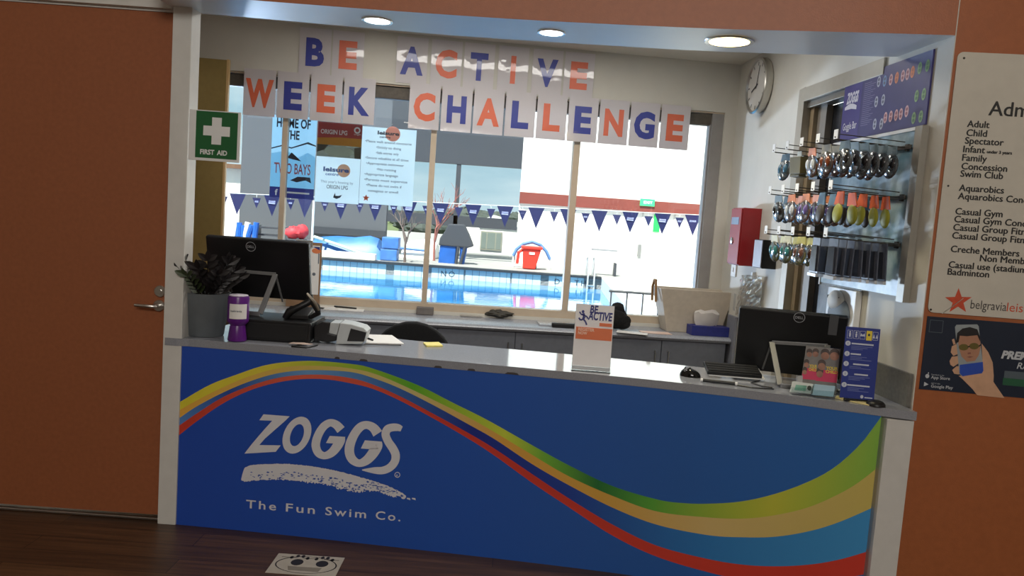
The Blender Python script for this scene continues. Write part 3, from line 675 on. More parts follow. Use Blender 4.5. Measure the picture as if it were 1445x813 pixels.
# beige tub with rope handles
TF = BW.moved(0, 0, .10)
q = [TF.uv(934, 404.5), TF.uv(1026, 411), TF.uv(1009, 472), TF.uv(934, 464)]
zb = b_z; uL, uR, zt = q[0][0], q[1][0], (q[0][1]+q[1][1])/2
t = thing('storage_tub', 'large beige flared tub with brown rope handles on right end of bench', 'tub', TF.pt((uL+uR)/2, zb, 0))
b = MB()
def rr(u0, u1, d0, d1, z): return [TF.pt(u0, z, d0), TF.pt(u1, z, d0), TF.pt(u1, z, d1), TF.pt(u0, z, d1)]
tb = .06; vs = rr(uL+.03, uR-tb, .10, -.05, zb)+rr(uL-.045, uR, .135, -.09, zt)+rr(uL-.033, uR-.012, .123, -.078, zt)+rr(uL+.04, uR-tb-.012, .09, -.04, zb+.012)
fs = [(3, 2, 1, 0)]+[(i, (i+1) % 4, 4+(i+1) % 4, 4+i) for i in range(4)]+[(4+i, 4+(i+1) % 4, 8+(i+1) % 4, 8+i) for i in range(4)]+[(8+i, 8+(i+1) % 4, 12+(i+1) % 4, 12+i) for i in range(4)]+[(12, 13, 14, 15)]
b.add(vs, fs); b.build('tub_body', mat('beige_cardboard', (196, 184, 166), .7, var=.06, scale=30), t, bevel=.004)
ROPE = mat('brown_rope', (146, 110, 70), .8, var=.2, scale=80)
for u_, sg in ((uL-.045, -1), (uR, 1)):
    MB().tube([TF.pt(u_+sg*.006, zt-.10, .06), TF.pt(u_+sg*.012, zt+.0, .055), TF.pt(u_+sg*.010, zt+.045, .03), TF.pt(u_+sg*.010, zt+.045, .0), TF.pt(u_+sg*.012, zt, -.03), TF.pt(u_+sg*.006, zt-.10, -.035)], .009, 8).build('rope_handle', ROPE, t, smooth=True)
# tissue box
TB = BW.moved(0, 0, .27); u0, _ = TB.uv(972, 470); u1, _ = TB.uv(1024, 476)
t = thing('tissue_box', 'blue tissue box with a white tissue on right end of bench', 'tissue box', TB.pt((u0+u1)/2, b_z, 0))
MB().fbox(TB, u0, u1, b_z, b_z+.065, -.055, .055).build('carton', mat('tissue_blue', (36, 44, 120), .5, var=.15, scale=40), t, bevel=.003)
random.seed(9); b = MB(); um = (u0+u1)/2
ring0 = []; nn = 14
vs = []; 
for j, (rw, rd, z) in enumerate(((.07, .02, .064), (.082, .035, .10), (.085, .04, .15), (.06, .02, .165))):
    for i in range(nn):
        a = 2*pi*i/nn; k_ = random.uniform(.85, 1.1); vs.append(TB.pt(um-.012+rw*cos(a)*k_, b_z+z+random.uniform(-.008, .008), rd*sin(a)*k_))
fs = [(j*nn+i, j*nn+(i+1) % nn, (j+1)*nn+(i+1) % nn, (j+1)*nn+i) for j in range(3) for i in range(nn)]+[tuple(3*nn+i for i in range(nn))]
b.add(vs, fs); b.build('tissue', mat('tissue_white', (232, 226, 220), .9, var=.05, trans=.3), t, smooth=True)
# notice on a clipboard against the window, behind the left monitor
NF = BW.moved(0, 0, .02); nu0, nv0 = NF.uv(404, 415); nu1, nv1 = NF.uv(455, 343)
t = thing('clipboard_notice', 'white notice with three dots on clipboard leaning against window', 'notice', NF.pt((nu0+nu1)/2, nv0, 0))
MB().fbox(NF, nu0, nu1, b_z, nv1, 0, .005).build('board', mat('hardboard', (150, 118, 88), .6, var=.1), t)
b = MB(); b.fbox(NF, nu0+.008, nu1-.012, nv0+.008, nv1-.02, .006, .007, 0); b.ellipse(NF, nu1-.035, nv1-.055, .03, .018, .0078, 1, a0=0); b.flat(NF, [(nu1-.015, nv1-.14), (nu1-.022, nv1-.14), (nu1-.022, nv1-.07), (nu1-.015, nv1-.07)], .0078, 2)
for i in range(3): b.ellipse(NF, nu1-.045-.035*i, nv0+.145, .011, .011, .0078, 2)
b.flat(NF, [(nu1-.06, nv1-.028), (nu1-.014, nv1-.028), (nu1-.014, nv1-.05)], .0079, 3)
b.build('notice_sheet', [PAPER, mat('notice_orange', (226, 130, 80), .6, var=0), PRN, NAVY], t)
MB().fbox(NF, nu1-.17, nu1-.06, nv1-.03, nv1+.012, .006, .018).build('clip', CHROME, t, bevel=.003)
# office chair
CP = Vector((-.52, 4.42, 0)); t = thing('office_chair', 'black office chair with a rounded back between counter and bench', 'chair', CP)
FAB = mat('black_fabric', (16, 17, 20), .9, var=.3, scale=120)
b = MB(); nn = 25; vs = []; 
zc = atz(568, 462, .9).z
for i in range(nn):
    a = pi*2*i/nn
    vs.append((.235*cos(a), .36+.245*sin(a) if sin(a) > 0 else .36+.20*sin(a)))
F_ = Fr(CP+Vector((0, -.18, .305)), (1, 0, 0), UP, (0, -1, 0))
b.prism(F_, vs, 0, .05); b.build('backrest', FAB, t, bevel=.018, seg=3)
b = MB(); b.box(CP+Vector((0, .06, .47)), (.48, .46, .07)); b.build('seat', FAB, t, bevel=.025, seg=3)
MB().tube([CP+Vector((0, 0, .10)), CP+Vector((0, 0, .44))], .028, 14).build('gas_column', BLACK, t, smooth=True)
MB().tube([CP+Vector((0, .02, .43)), CP+Vector((0, -.20, .44)), CP+Vector((0, -.215, .62))], .018, 8).build('back_bracket', BLACK, t, smooth=True)
for i in range(5):
    a = 2*pi*i/5+.3; d = Vector((cos(a), sin(a), 0))
    lgx = MB().tube([CP+d*.02+Vector((0, 0, .11)), CP+d*.28+Vector((0, 0, .075))], [.024, .016], 8).build('base_leg', BLACK, t, smooth=True)
    MB().lathe(CP+d*.28+Vector((0, 0, .03))-d.cross(Vector((0, 0, 1)))*.018, [(.029, 0), (.029, .036)], 14, axis=d.cross(Vector((0, 0, 1)))).build('caster', BLACK, lgx)
# ================================================================== SIGN ON THE JAMB
SF = Fr((JX-.02, 3.438, 0), (1, 0, 0), UP, (0, -1, 0))
q = [SF.uv(278, 156), SF.uv(341, 158), SF.uv(338, 229.5), SF.uv(276, 226.5)]
su0, su1, sv0, sv1 = (q[0][0]+q[3][0])/2, (q[1][0]+q[2][0])/2, (q[2][1]+q[3][1])/2, (q[0][1]+q[1][1])/2
t = thing('first_aid_sign', 'green FIRST AID sign with white cross fixed to the door jamb', 'sign', SF.pt(su0, sv0, 0))
MB().fbox(SF, su0-.03, su1, sv0, sv1, 0, .006).build('sign_plate', WHITE, t, bevel=.001)
MB().fbox(SF, su0, su1-.012, sv0+.012, sv1-.004, .006, .0068).build('green_field', mat('safety_green', (30, 98, 52), .35, var=.03), t)
uc = (su0+su1-.012)/2; vc = sv0+(sv1-sv0)*.60; a_ = .021; L_ = .058
b = MB(); b.flat(SF, [(uc-a_, vc-L_), (uc+a_, vc-L_), (uc+a_, vc-a_), (uc+L_, vc-a_), (uc+L_, vc+a_), (uc+a_, vc+a_), (uc+a_, vc+L_), (uc-a_, vc+L_), (uc-a_, vc+a_), (uc-L_, vc+a_), (uc-L_, vc-a_), (uc-a_, vc-a_)], .0074); b.build('white_cross', WHITE, t)
for wd, x0, ww in (('FIRST', su0+.022, .062), ('AID', su0+.095, .045)):
    b = MB(); b.text(SF, wd, x0, sv0+.028, .021, .0074, width=ww, bold=.035); b.build('sign_lettering', WHITE, t)

# ================================================================== THINGS ON THE COUNTER
CT = WT1+.001
# potted plant
P = atz(281, 476, CT)+Vector((-.004, .080, 0)); t = thing('potted_plant', 'dark-leaved plant in a grey tapered pot at left end of counter', 'plant', P)
b = MB(); b.lathe(P, [(.078, 0), (.082, .004), (.106, .195), (.108, .20), (.101, .20), (.097, .178), (.0, .176)], 32, close=False)
b.add([P+Vector((.078*cos(2*pi*i/32), .078*sin(2*pi*i/32), 0)) for i in range(32)], [tuple(range(31, -1, -1))])
b.build('pot', mat('grey_pot', (104, 110, 114), .6, var=.06, scale=20, bump=.05), t, smooth=True)
b = MB(); b.lathe(P, [(.0, .182), (.05, .186), (.096, .182)], 24, close=False); b.build('soil', mat('potting_soil', (34, 28, 24), .9, var=.3, scale=60), t)
LEAF = mat('dark_leaf', (30, 26, 27), .42, var=.3, scale=14); LEAFG = mat('young_leaf', (58, 70, 40), .45, var=.2)
random.seed(21)
def leaf(mb, p, d, nrm, L, w, mi=0):
    d = d.normalized(); s_ = d.cross(nrm).normalized(); n_ = s_.cross(d)
    prof = ((0, .12), (.18, .62), (.42, 1), (.7, .82), (.9, .4), (1, .02))
    vs = []
    for t_, k_ in prof:
        c_ = p+d*(L*t_)+n_*(-.12*L*t_*t_); vs += [c_+s_*(w*k_/2)+n_*(w*.10*k_), c_, c_-s_*(w*k_/2)+n_*(w*.10*k_)]
    fs = []
    for i in range(len(prof)-1):
        for k_ in (0, 1): fs.append((3*i+k_, 3*i+k_+1, 3*i+k_+4, 3*i+k_+3))
    mb.add(vs, fs, mi)
stems = [(-2.35, .42, .27), (-2.2, .22, .29), (-2.1, .62, .24), (-1.5, .45, .26), (-.9, .7, .24), (-.4, .70, .27), (-.5, .40, .30), (-1.2, .2, .31), (-1.8, .75, .22), (-.7, .95, .22), (-2.5, .12, .30), (-.5, .28, .31), (-.3, 1.0, .25)]
for i, (az, ln, L) in enumerate(stems):
    base = P+Vector((.04*cos(az), .04*sin(az), .183)); dr = Vector((cos(az)*ln, sin(az)*ln, 1)).normalized(); out = Vector((cos(az), sin(az), 0))
    L *= .56; pts = [base+dr*(L*k_/5)+out*(.03*(k_/5)**2) for k_ in range(6)]
    st = MB(); st.tube(pts, [.006, .0055, .005, .004, .003, .002], 6); so = st.build('stem', LEAF, t, smooth=True)
    lf = MB(); mi = 1 if i in (8,) else 0
    for k_ in range(1, 6):
        for sg in (-1, 1):
            tt = (pts[k_]-pts[k_-1]).normalized(); side = tt.cross(out)*sg
            if side.length < .1: side = Vector((-sin(az), cos(az), 0))*sg
            leaf(lf, pts[k_], side.normalized()*.8+tt*.75+out*.15, out+Vector((0, 0, .3)), .062*random.uniform(.8, 1.15), .030)
    leaf(lf, pts[5], (pts[5]-pts[4]), out, .055, .026)
    lf.build('leaves', LEAFG if mi else LEAF, so)
# purple collection tin
P = atz(329.5, 483, CT)+Vector((0, .045, 0)); t = thing('purple_bottle', 'purple waisted bottle with a white label beside the plant pot', 'bottle', P)
b = MB(); b.lathe(P, [(.0, 0), (.041, .002), (.042, .008), (.034, .066), (.032, .072), (.046, .088), (.047, .095), (.047, .196), (.044, .204), (.0, .205)], 28, close=False); b.build('bottle_body', mat('purple_plastic', (92, 28, 122), .3, var=.06), t, smooth=True)
b = MB(); b.lathe(P, [(.040, .204), (.042, .2075), (.038, .2105), (.0, .211)], 28, close=False); b.build('rim_cap', mat('grey_cap', (196, 190, 200), .4), t, smooth=True)
b = MB(); vs = []
for i in range(13):
    a = -pi/2-.75+1.75*i/12+.2
    vs += [P+Vector((.0478*cos(a), .0478*sin(a), .105)), P+Vector((.0478*cos(a), .0478*sin(a), .172))]
b.add(vs, [(2*i, 2*i+2, 2*i+3, 2*i+1) for i in range(12)]); lb = b.build('label', PAPER, t)
lf_ = Fr(P+Vector((0.006, -.0486, .125)), (1, .12, 0), UP, (.12, -1, 0)); MB().text(lf_, 'belgravia', -.022, .012, .009, 0, width=.048, bold=.02).build('label_lettering', PRN, lb)
# cash drawer
P = Vector((-1.075, 3.668, CT)); t = thing('cash_drawer', 'black metal cash drawer under the left monitor stand', 'cash drawer', P)
MB().box(P+Vector((0, 0, .049)), (.335, .27, .096)).build('drawer_body', BLACK, t, bevel=.004)
MB().box(P+Vector((0, -.138, .047)), (.31, .006, .07)).build('drawer_front', BLACKM, t, bevel=.002)
DTZ = CT+.098
# monitors
def easel_monitor(name, label, bl_px, Y, zsup, yaw, tilt, w, h, T1, T2, B1, B2, S1, S2, logo):
    bp = aty(*bl_px, Y); fr = facing(bp, yaw, tilt)
    t = thing('monitor', label, 'monitor', Vector((bp.x, bp.y, zsup)), 'all-in-one monitors on the counter')
    MB().fbox(fr, -w/2, w/2, 0, h, -.032, 0).build('back_cover', BLACK, t, bevel=.006)
    MB().fbox(fr, -w/2+.012, w/2-.012, .012, h-.012, -.034, -.0325).build('screen', mat('screen_glass', (10, 12, 18), .08, var=0), t)
    lf = fr.moved(*fr.uv(*logo), .001)
    b = MB(); b.ellipse(lf, 0, 0, .024, .024, .0005, 0, 28, ring=.10); b.text(lf, 'DELL', 0, -.0065, .013, .0005, width=.034, bold=.03, center=False) if False else b.text(lf, 'DELL', -.017, -.006, .012, .0005, width=.034, bold=.02)
    lo_ = b.build('logo', mat('logo_grey', (170, 172, 176), .45, .0), t)
    if yaw > .2:
        lf2 = fr.moved(*fr.uv(1176, 459), .0); MB().fbox(lf2, -.018, .018, -.046, .046, .0003, .0012).build('back_label', mat('label_dull', (88, 88, 90), .4), t)
    def up(p): return fr.at(p[0], p[1], .012)
    t1, t2 = up(T1), up(T2); b1, b2 = atz(*B1, zsup+.009), atz(*B2, zsup+.009)
    ST = mat('stand_grey', (120, 120, 120), .38, .35, var=.05)
    def bar(p, q_, ww, th=.006, nm='stand_bar'):
        d = (q_-p).normalized(); x_ = (t2-t1).normalized(); s_ = (x_-d*x_.dot(d))
        s_ = s_.normalized() if s_.length > .2 else Vector((0, 0, 1)); n_ = d.cross(s_)
        mb = MB(); vs = [p+s_*a*ww/2+n_*c_*th for a, c_ in ((-1, -1), (1, -1), (1, 1), (-1, 1))]+[q_+s_*a*ww/2+n_*c_*th for a, c_ in ((-1, -1), (1, -1), (1, 1), (-1, 1))]
        mb.add(vs, [(3, 2, 1, 0), (4, 5, 6, 7)]+[(i, (i+1) % 4, 4+(i+1) % 4, 4+i) for i in range(4)]); return mb.build(nm, ST, t, bevel=.002)
    bar(t1, b1, .024); bar(t2, b2, .024); bar(t1, t2, .016); bar(b1, b2, .020)
    for s0, s1 in ((t1, S1), (t2, S2)): bar(s0, fr.at(s1[0], s1[1], .004), .008, .004, 'stand_strut')
    return t, fr
easel_monitor('monitor', 'large black monitor on the left of counter behind purple bottle', (367, 420), 3.79, DTZ, 0.03, -.26, .498, .296, (318, 381), (389, 387), (322, 440), (367, 443), (327, 412), (399, 426), (354, 348))
easel_monitor('monitor', 'black monitor on right end of counter beside the blue information sign', (1109, 528), 3.50, CT, .30, -.26, .455, .30, (1089, 483), (1168, 488), (1101, 544), (1162, 551), (1076, 521), (1176, 527), (1128, 448))
# desk phone
P = aty(424, 445, 3.66); P.z = DTZ+.001; t = thing('desk_phone', 'black desk telephone beside the left monitor', 'telephone', P)
b = MB(); sf = Fr(P+Vector((0, -.05, 0)), (0, 1, 0), UP, (1, 0, 0)); b.prism(sf, [(0, 0), (.10, 0), (.10, .05), (0, .022)], -.065, .05); b.build('phone_base', BLACK, t, bevel=.004)
hp = [aty(402, 449, 3.60), aty(408, 440, 3.60), aty(425, 432, 3.61), aty(438, 425, 3.62), aty(437, 416, 3.62)]
MB().tube(hp, [.014, .019, .015, .019, .015], 10).build('handset', BLACK, t, smooth=True)
hq = [aty(436, 420, 3.62), aty(447, 434, 3.62), aty(449, 442, 3.63), aty(440, 447, 3.64), aty(428, 447, 3.65)]
MB().tube(hq, [.013, .017, .014, .010, .009], 10).build('handset_rest', BLACKM, t, smooth=True)
MB().tube([aty(433, 414, 3.60), aty(444, 427, 3.60), aty(450, 438, 3.61)], [.006, .009, .006], 8).build('chrome_strip', mat('dull_chrome', (120, 112, 100), .35, .6), t, smooth=True)
# barcode scanner / terminal
ZP = atz(480, 486.5, CT); fr = facing(ZP, -.04, 0)
def tr(pts, ox=400, oy=420, s=6.02): return [fr.uv(ox+x/s, oy+y/s) for x, y in pts]
t = thing('payment_terminal', 'grey and black payment terminal lying on counter right of the left monitor', 'terminal', ZP)
def rest(pl): return [(u, max(v, .0005)) for u, v in pl]
b = MB(); b.prism(fr, rest(tr([(482, 216), (570, 226), (680, 258), (712, 290), (690, 372), (662, 396), (445, 398), (455, 325)])), -.12, 0); b.build('head_shell', mat('terminal_grey', (186, 190, 190), .4, var=.04), t, bevel=.004)
b = MB(); b.prism(fr, tr([(398, 214), (478, 218), (452, 320), (384, 302)]), -.11, -.002); b.build('side_panel', mat('terminal_grey2', (178, 182, 182), .4, var=.04), t, bevel=.003)
b = MB(); b.prism(fr, tr([(572, 262), (705, 296), (684, 374), (540, 370)]), -.002, .0022); b.build('dark_window', BLACK, t, bevel=.001)
b = MB(); b.prism(fr, rest(tr([(255, 250), (330, 205), (396, 212), (382, 304), (450, 322), (443, 372), (370, 384), (300, 372), (255, 380)])), -.10, -.004); b.build('grip', BLACK, t, bevel=.005)
t_ = [atz(425, 486, CT+.004), atz(412, 489, CT+.004), atz(432, 490.5, CT+.004), atz(448, 487, CT+.004)]
tag(MB().tube(t_, .004, 6).build('black_cable', BLACK, None, smooth=True), 'short loop of black cable on counter before the payment terminal', 'cable')
P = atz(424, 488, CT); F_ = Fr(P, (1, .1, 0), (-.1, 1, 0), UP); tag(MB().prism(F_, [(-.05, -.012), (.04, -.016), (.055, .0), (.01, .03), (-.04, .02)], .009, .0105).build('torn_paper', mat('pinkish_paper', (190, 168, 156), .7), None), 'small torn pinkish paper on counter below the black cable', 'paper')
# paper with pen, sticky notes
Q = [atz(*p, CT) for p in ((520, 473), (553, 474), (570, 486), (516, 484.5))]
F_ = Fr(Q[0], (1, 0, 0), (0, 1, 0), UP); pl = [((p-Q[0]).x, (p-Q[0]).y) for p in Q]
t = thing('note_paper', 'white sheets of paper with a pen on counter by the terminal', 'paper', Q[0])
MB().prism(F_, pl, 0, .004).build('paper_sheet', PAPER, t)
MB().tube([atz(518, 477, CT+.009), atz(526, 480, CT+.009)], .0045, 8).build('pen', BLACK, t)
MB().tube([atz(514, 485.6, CT+.004), atz(566, 487, CT+.004)], .0035, 8).build('pencil', mat('pen_grey', (92, 90, 88), .4), t)
Q = [atz(*p, CT) for p in ((597, 485), (619, 484.5), (625, 489.5), (602, 489.8))]; c_ = sum(Q, Vector())/4
F_ = Fr(c_, (1, 0, 0), (0, 1, 0), UP); tag(MB().prism(F_, [((p-c_).x, (p-c_).y) for p in Q], 0, .007).build('sticky_note_pad', mat('note_yellow', (236, 222, 130), .6, var=.03), None), 'yellow sticky note pad at rear edge of counter behind the wave', 'note pad')
# acrylic sign BE ACTIVE
sp = atz(834, 524.5, CT); fr = facing(sp, .05, .10)
q = [fr.uv(812.5, 427), fr.uv(867.5, 433.5), fr.uv(860, 528), fr.uv(807.5, 520)]
u0, u1 = (q[0][0]+q[3][0])/2, (q[1][0]+q[2][0])/2; h = (q[0][1]+q[1][1])/2; w = u1-u0; F_ = fr.moved(u0, 0, 0)
t = thing('acrylic_sign', 'white BE ACTIVE sign in an acrylic stand on the counter', 'sign', sp)
ACR = glassy('clear_acrylic', (246, 250, 250), .06, .04)
MB().fbox(F_, 0, w, .022, h, -.0035, -.001).build('sign_card', mat('sign_white', (240, 238, 238), .4, var=.02), t)
b = MB(); b.fbox(F_, -.002, w+.002, 0.004, h+.003, -.0055, -.0037)
foot = Fr(sp, fr.x, Vector(fr.z.xyz).cross(Vector(fr.x)).normalized() if False else (-fr.z.x, -fr.z.y, 0), UP)
b.fbox(foot, u0-.002, u1+.002, -.004, .085, 0, .003); b.build('acrylic_stand', ACR, t)
MB().fbox(F_, 0, w, .0045, .021, -.0035, -.0012).build('base_strip', mat('acrylic_edge', (190, 194, 198), .25, var=.02), t)
OR = mat('sign_orange', (226, 116, 66), .5, var=.03)
MB().fbox(F_, w*.04, w*.985, h*.475, h*.655, -.001, .0011).build('orange_band', OR, t)
MB().fbox(F_, w*.64, w*.965, h*.685, h*.735, -.001, .0011).build('orange_tab', OR, t)
for tx, x, v, hh, ww, mt in (('BE', .37, .875, .034, .20, NAVY), ('ACTIVE', .33, .775, .036, .62, NAVY)):
    b = MB(); b.text(F_, tx, w*x, h*v, hh, .0014, width=w*ww, bold=.035, shear=.08); b.build('title_lettering', mt, t)
for tx, x, v, hh, ww in (('REGISTER', .10, .60, .013, .42), ('NOW', .10, .545, .013, .24)):
    b = MB(); b.text(F_, tx, w*x, h*v, hh, .0016, width=w*ww, bold=.03); b.build('band_lettering', mat('band_pale', (244, 204, 180), .5, var=0), t)
b = MB()   # leaping figure
for pth, r_ in (([(.20, .86), (.23, .815), (.21, .775)], .011), ([(.225, .83), (.14, .845), (.10, .88)], .006), ([(.225, .83), (.30, .815), (.33, .785)], .006), ([(.21, .775), (.14, .755), (.09, .79)], .007), ([(.21, .775), (.27, .74), (.31, .69)], .007)):
    for (a, c_), (d, e_) in zip(pth, pth[1:]):
        p, q_ = Vector((w*a, h*c_)), Vector((w*d, h*e_)); nn = (q_-p).normalized(); nn = Vector((-nn.y, nn.x))*r_/2
        b.flat(F_, [tuple(p+nn), tuple(q_+nn), tuple(q_-nn), tuple(p-nn)], .0014)
b.ellipse(F_, w*.19, h*.885, .006, .007, .0014); b.build('leaping_figure', NAVY, t)
# mouse
mp_ = atz(976, 533, CT); t = thing('computer_mouse', 'black computer mouse on the counter left of the keyboard', 'mouse', mp_)
b = MB(); nn = 16
vs = []; R_ = Matrix.Rotation(-.35, 3, 'Z')
for j in range(7):
    th = j/6*pi/2
    for i in range(nn):
        a = 2*pi*i/nn; vs.append(mp_+Vector((0, .03, 0))+R_ @ Vector((.046*cos(a)*cos(th*.97), .031*sin(a)*cos(th*.97), .036*sin(th)*(1-.12*cos(a)))))
b.add(vs, [(j*nn+i, j*nn+(i+1) % nn, (j+1)*nn+(i+1) % nn, (j+1)*nn+i) for j in range(6) for i in range(nn)]+[tuple(6*nn+i for i in range(nn)), tuple(range(nn-1, -1, -1))]); b.build('mouse_shell', mat('gloss_black', (14, 14, 15), .12), t, smooth=True)
MB().lathe(mp_+Vector((-.022, .035, .0325)), [(.006, -.003), (.006, .003)], 12, axis=(0, 1, 0)).build('scroll_wheel', DKMETAL, t)
# keyboard on its edge with pale underside, slim bar in front
kp = atz(1046, 535, CT+.02); t = thing('keyboard', 'black keyboard with a white rim before the right monitor', 'keyboard', atz(1046, 536, CT))
fr = facing(atz(1046, 539, CT)+Vector((0, .05, .013)), .05, 1.34)
MB().fbox(fr, -.128, .118, 0, .12, -.008, -.002).build('keyboard_rim', WHITE, t, bevel=.003)
MB().fbox(fr, -.136, .104, .002, .114, -.0019, .014).build('keyboard_body', BLACK, t, bevel=.003)
for r_ in range(4):
    b = MB()
    b.fbox(fr, -.130, .098, .012+.024*r_, .030+.024*r_, .014, .0175); b.build('key_row', BLACKM, t, bevel=.0015)
P0, P1 = atz(992, 536.5, CT+.008), atz(1037, 541.5, CT+.008)
t = thing('slim_bar', 'slim black bar with white end caps lying before the keyboard', 'bar', (P0+P1)/2-Vector((0, 0, .008)))
MB().tube([P0, P1], .007, 10).build('bar_body', BLACK, t, smooth=True)
d = (P1-P0).normalized()
for p, s_ in ((P0, -1), (P1, 1)): MB().tube([p+d*s_*.001, p+d*s_*.010], .0075, 10).build('end_cap', WHITE, t, smooth=True)
for pts, lb in (([(1037, 543), (1060, 547), (1080, 548.5), (1092, 549)], 'thin black cable curving from the slim bar towards right monitor'), ([(1090, 547), (1075, 545), (1060, 540), (1072, 537)], 'thin black cable loop under the keyboard corner')):
    tag(MB().tube([atz(*p, CT+.003) for p in pts], .0028, 6).build('black_cable', BLACK, None, smooth=True), lb, 'cable')
# brochure holder
bp = atz(1160, 561, CT)+Vector((0, .02, .008)); fr = facing(bp, .12, .16)
t = thing('brochure_holder', 'clear acrylic holder of leaflets and cards before the right monitor', 'brochure holder', bp)
def fuv(f_, pts, w_=0): return [f_.uv(*p, w_) for p in pts]
b = MB(); q = fuv(fr, [(1138, 486), (1187, 491), (1180, 549), (1130, 545)], -.03); b.prism(fr, [(u, max(.003, v)) for u, v in q], -.034, -.031); b.prism(fr, [(q[3][0], .003), (q[2][0], .003), (q[2][0], .03), (q[3][0], .03)], -.03, .02)
b.build('clear_rack', ACR, t)
FLE = [mat('flesh_print', (150, 104, 82), .5, var=.3, scale=40), mat('dark_print_brown', (66, 50, 44), .5, var=.3, scale=40), mat('print_yellow', (232, 200, 50), .5, var=.05), mat('print_magenta', (206, 42, 88), .5, var=.05), mat('print_greyish', (120, 116, 112), .5, var=.2)]
for nm, pts, tx in (('leaflet', [(1138, 488), (1157, 490), (1150, 543), (1130, 541)], 'YOUR'), ('leaflet', [(1157, 489.5), (1186, 493), (1180, 547), (1150, 544)], 'YOUR')):
    q = fuv(fr, pts, -.02); b = MB(); b.prism(fr, q, -.024, -.02, 4)
    def L(a, c_): 
        p = Vector(q[3]).lerp(Vector(q[2]), a); r_ = Vector(q[0]).lerp(Vector(q[1]), a); v = p.lerp(r_, c_); return (v.x, v.y)
    b.flat(fr, [L(0, .12), L(1, .12), L(1, .42), L(0, .42)], -.0197, 3)
    for cx, cy, rx, ry in ((.3, .78, .2, .15), (.75, .80, .22, .16), (.2, .5, .18, .14), (.15, .3, .16, .13)):
        c_ = L(cx, cy); ww = (Vector(q[1])-Vector(q[0])).length; b.ellipse(fr, c_[0], c_[1]+.012, ww*rx*1.1, ww*ry*1.5, -.0196, 1); b.ellipse(fr, c_[0], c_[1], ww*rx, ww*ry*1.3, -.0194, 0)
    for k_, (tx_, yy) in enumerate((('YOUR', .44), ('CHILD', .35))):
        o_ = L(.42, yy); b.text(fr, tx_, o_[0], o_[1], .013, -.0192, width=(Vector(L(.98, yy))-Vector(o_)).length, bold=.03, mi=2)
    b.build('leaflet', FLE, t)
for nm, pts, mt, mt2 in (('card_pocket', [(1120.5, 538), (1148, 542), (1144, 560), (1116.5, 556)], mat('card_white', (206, 212, 206), .4, var=.02), mat('card_mint', (120, 180, 156), .5)), ('card_pocket', [(1151, 542), (1179, 545), (1176, 564), (1147, 560.5)], mat('card_blue', (158, 192, 208), .4, var=.03), None)):
    f2 = facing(atz((pts[2][0]+pts[3][0])/2, (pts[2][1]+pts[3][1])/2, CT)+Vector((0, 0, .009)), .12, .25)
    q = fuv(f2, pts); q = [(u, max(.001, v)) for u, v in q]
    po = MB().prism(f2, [(q[3][0], .001), (q[2][0], .001), q[1], q[0]], -.03, -.001).build('card_stack', mt, t, bevel=.001)
    if mt2:
        b = MB(); b.flat(f2, [(lerp(q[3][0], q[2][0], a), lerp(q[3][1], q[0][1], c_)) for a, c_ in ((.15, .2), (.72, .2), (.78, .7), (.22, .7))], .0002, 0); b.ellipse(f2, lerp(q[0][0], q[1][0], .8), lerp(q[3][1], q[0][1], .5), .009, .010, .0003, 1); b.build('card_print', [mt2, mat('card_dark', (44, 58, 44), .6)], po)
    b = MB(); b.prism(f2, [(q[3][0]-.003, 0), (q[2][0]+.003, 0), (q[2][0]+.003, .022), (q[3][0]-.003, .022)], .001, .003); b.build('card_pocket', ACR, t)
q = fuv(fr, [(1126, 530), (1133, 530), (1132, 543), (1125, 543)], .0); MB().prism(fr, q, -.03, .0).build('clear_tab', glassy('milky_acrylic', (240, 240, 240), .06, .1, .3), t)
# blue information sign
ip = atz(1209, 568, CT)+Vector((0, .012, 0)); fr = facing(ip, .14, .05)
q = fuv(fr, [(1195.5, 459.5), (1243.5, 466), (1232, 567), (1184, 558)]); u0, u1 = (q[0][0]+q[3][0])/2, (q[1][0]+q[2][0])/2; h = (q[0][1]+q[1][1])/2; w = u1-u0; F_ = fr.moved(u0, 0, 0)
t = thing('information_sign', 'tall dark blue information sign with numbered rules at right counter end', 'sign', ip)
MB().fbox(F_, 0, w, .012, h, -.004, 0).build('sign_panel', mat('sign_blue', (44, 60, 142), .35, var=.04), t)
PALE = mat('pale_print', (206, 212, 226), .5, var=0)
b = MB()
for i in range(5):
    x0, x1 = w*(.05+.185*i), w*(.05+.185*i+.155); y0, y1 = h*.845, h*.955
    if i == 3: continue
    for p, q_, r_, s_ in ((x0, x1, y0, y0+.0012), (x0, x1, y1-.0012, y1), (x0, x0+.0012, y0, y1), (x1-.0012, x1, y0, y1)): b.flat(F_, [(p, r_), (q_, r_), (q_, s_), (p, s_)], .0005)
b.build('icon_frame', PALE, t)
b = MB(); b.flat(F_, [(w*.605, h*.835), (w*.77, h*.835), (w*.77, h*.965), (w*.605, h*.965)], .0006); b.build('yellow_tile', mat('tile_yellow', (238, 214, 60), .5, var=0), t)
for i in range(5):
    x = w*(.05+.185*i+.0775)
    b = MB(); mt = PALE if i != 3 else INK
    if i == 4: b.flat(F_, [(x-.010, h*.87), (x-.001, h*.87), (x-.0055, h*.925)], .0009); b.flat(F_, [(x+.001, h*.87), (x+.010, h*.87), (x+.0055, h*.925)], .0009)
    elif i == 2: b.flat(F_, [(x-.009, h*.885), (x+.009, h*.885), (x+.007, h*.925), (x, h*.905), (x-.007, h*.925)], .0009)
    elif i == 3: b.ellipse(F_, x, h*.91, .005, .006, .0009, 0, 5)
    else: b.flat(F_, [(x-.003, h*.865), (x+.003, h*.865), (x+.004, h*.915), (x-.004, h*.915)], .0009); b.ellipse(F_, x, h*.93, .0035, .004, .0009)
    b.build('icon', mt, t)
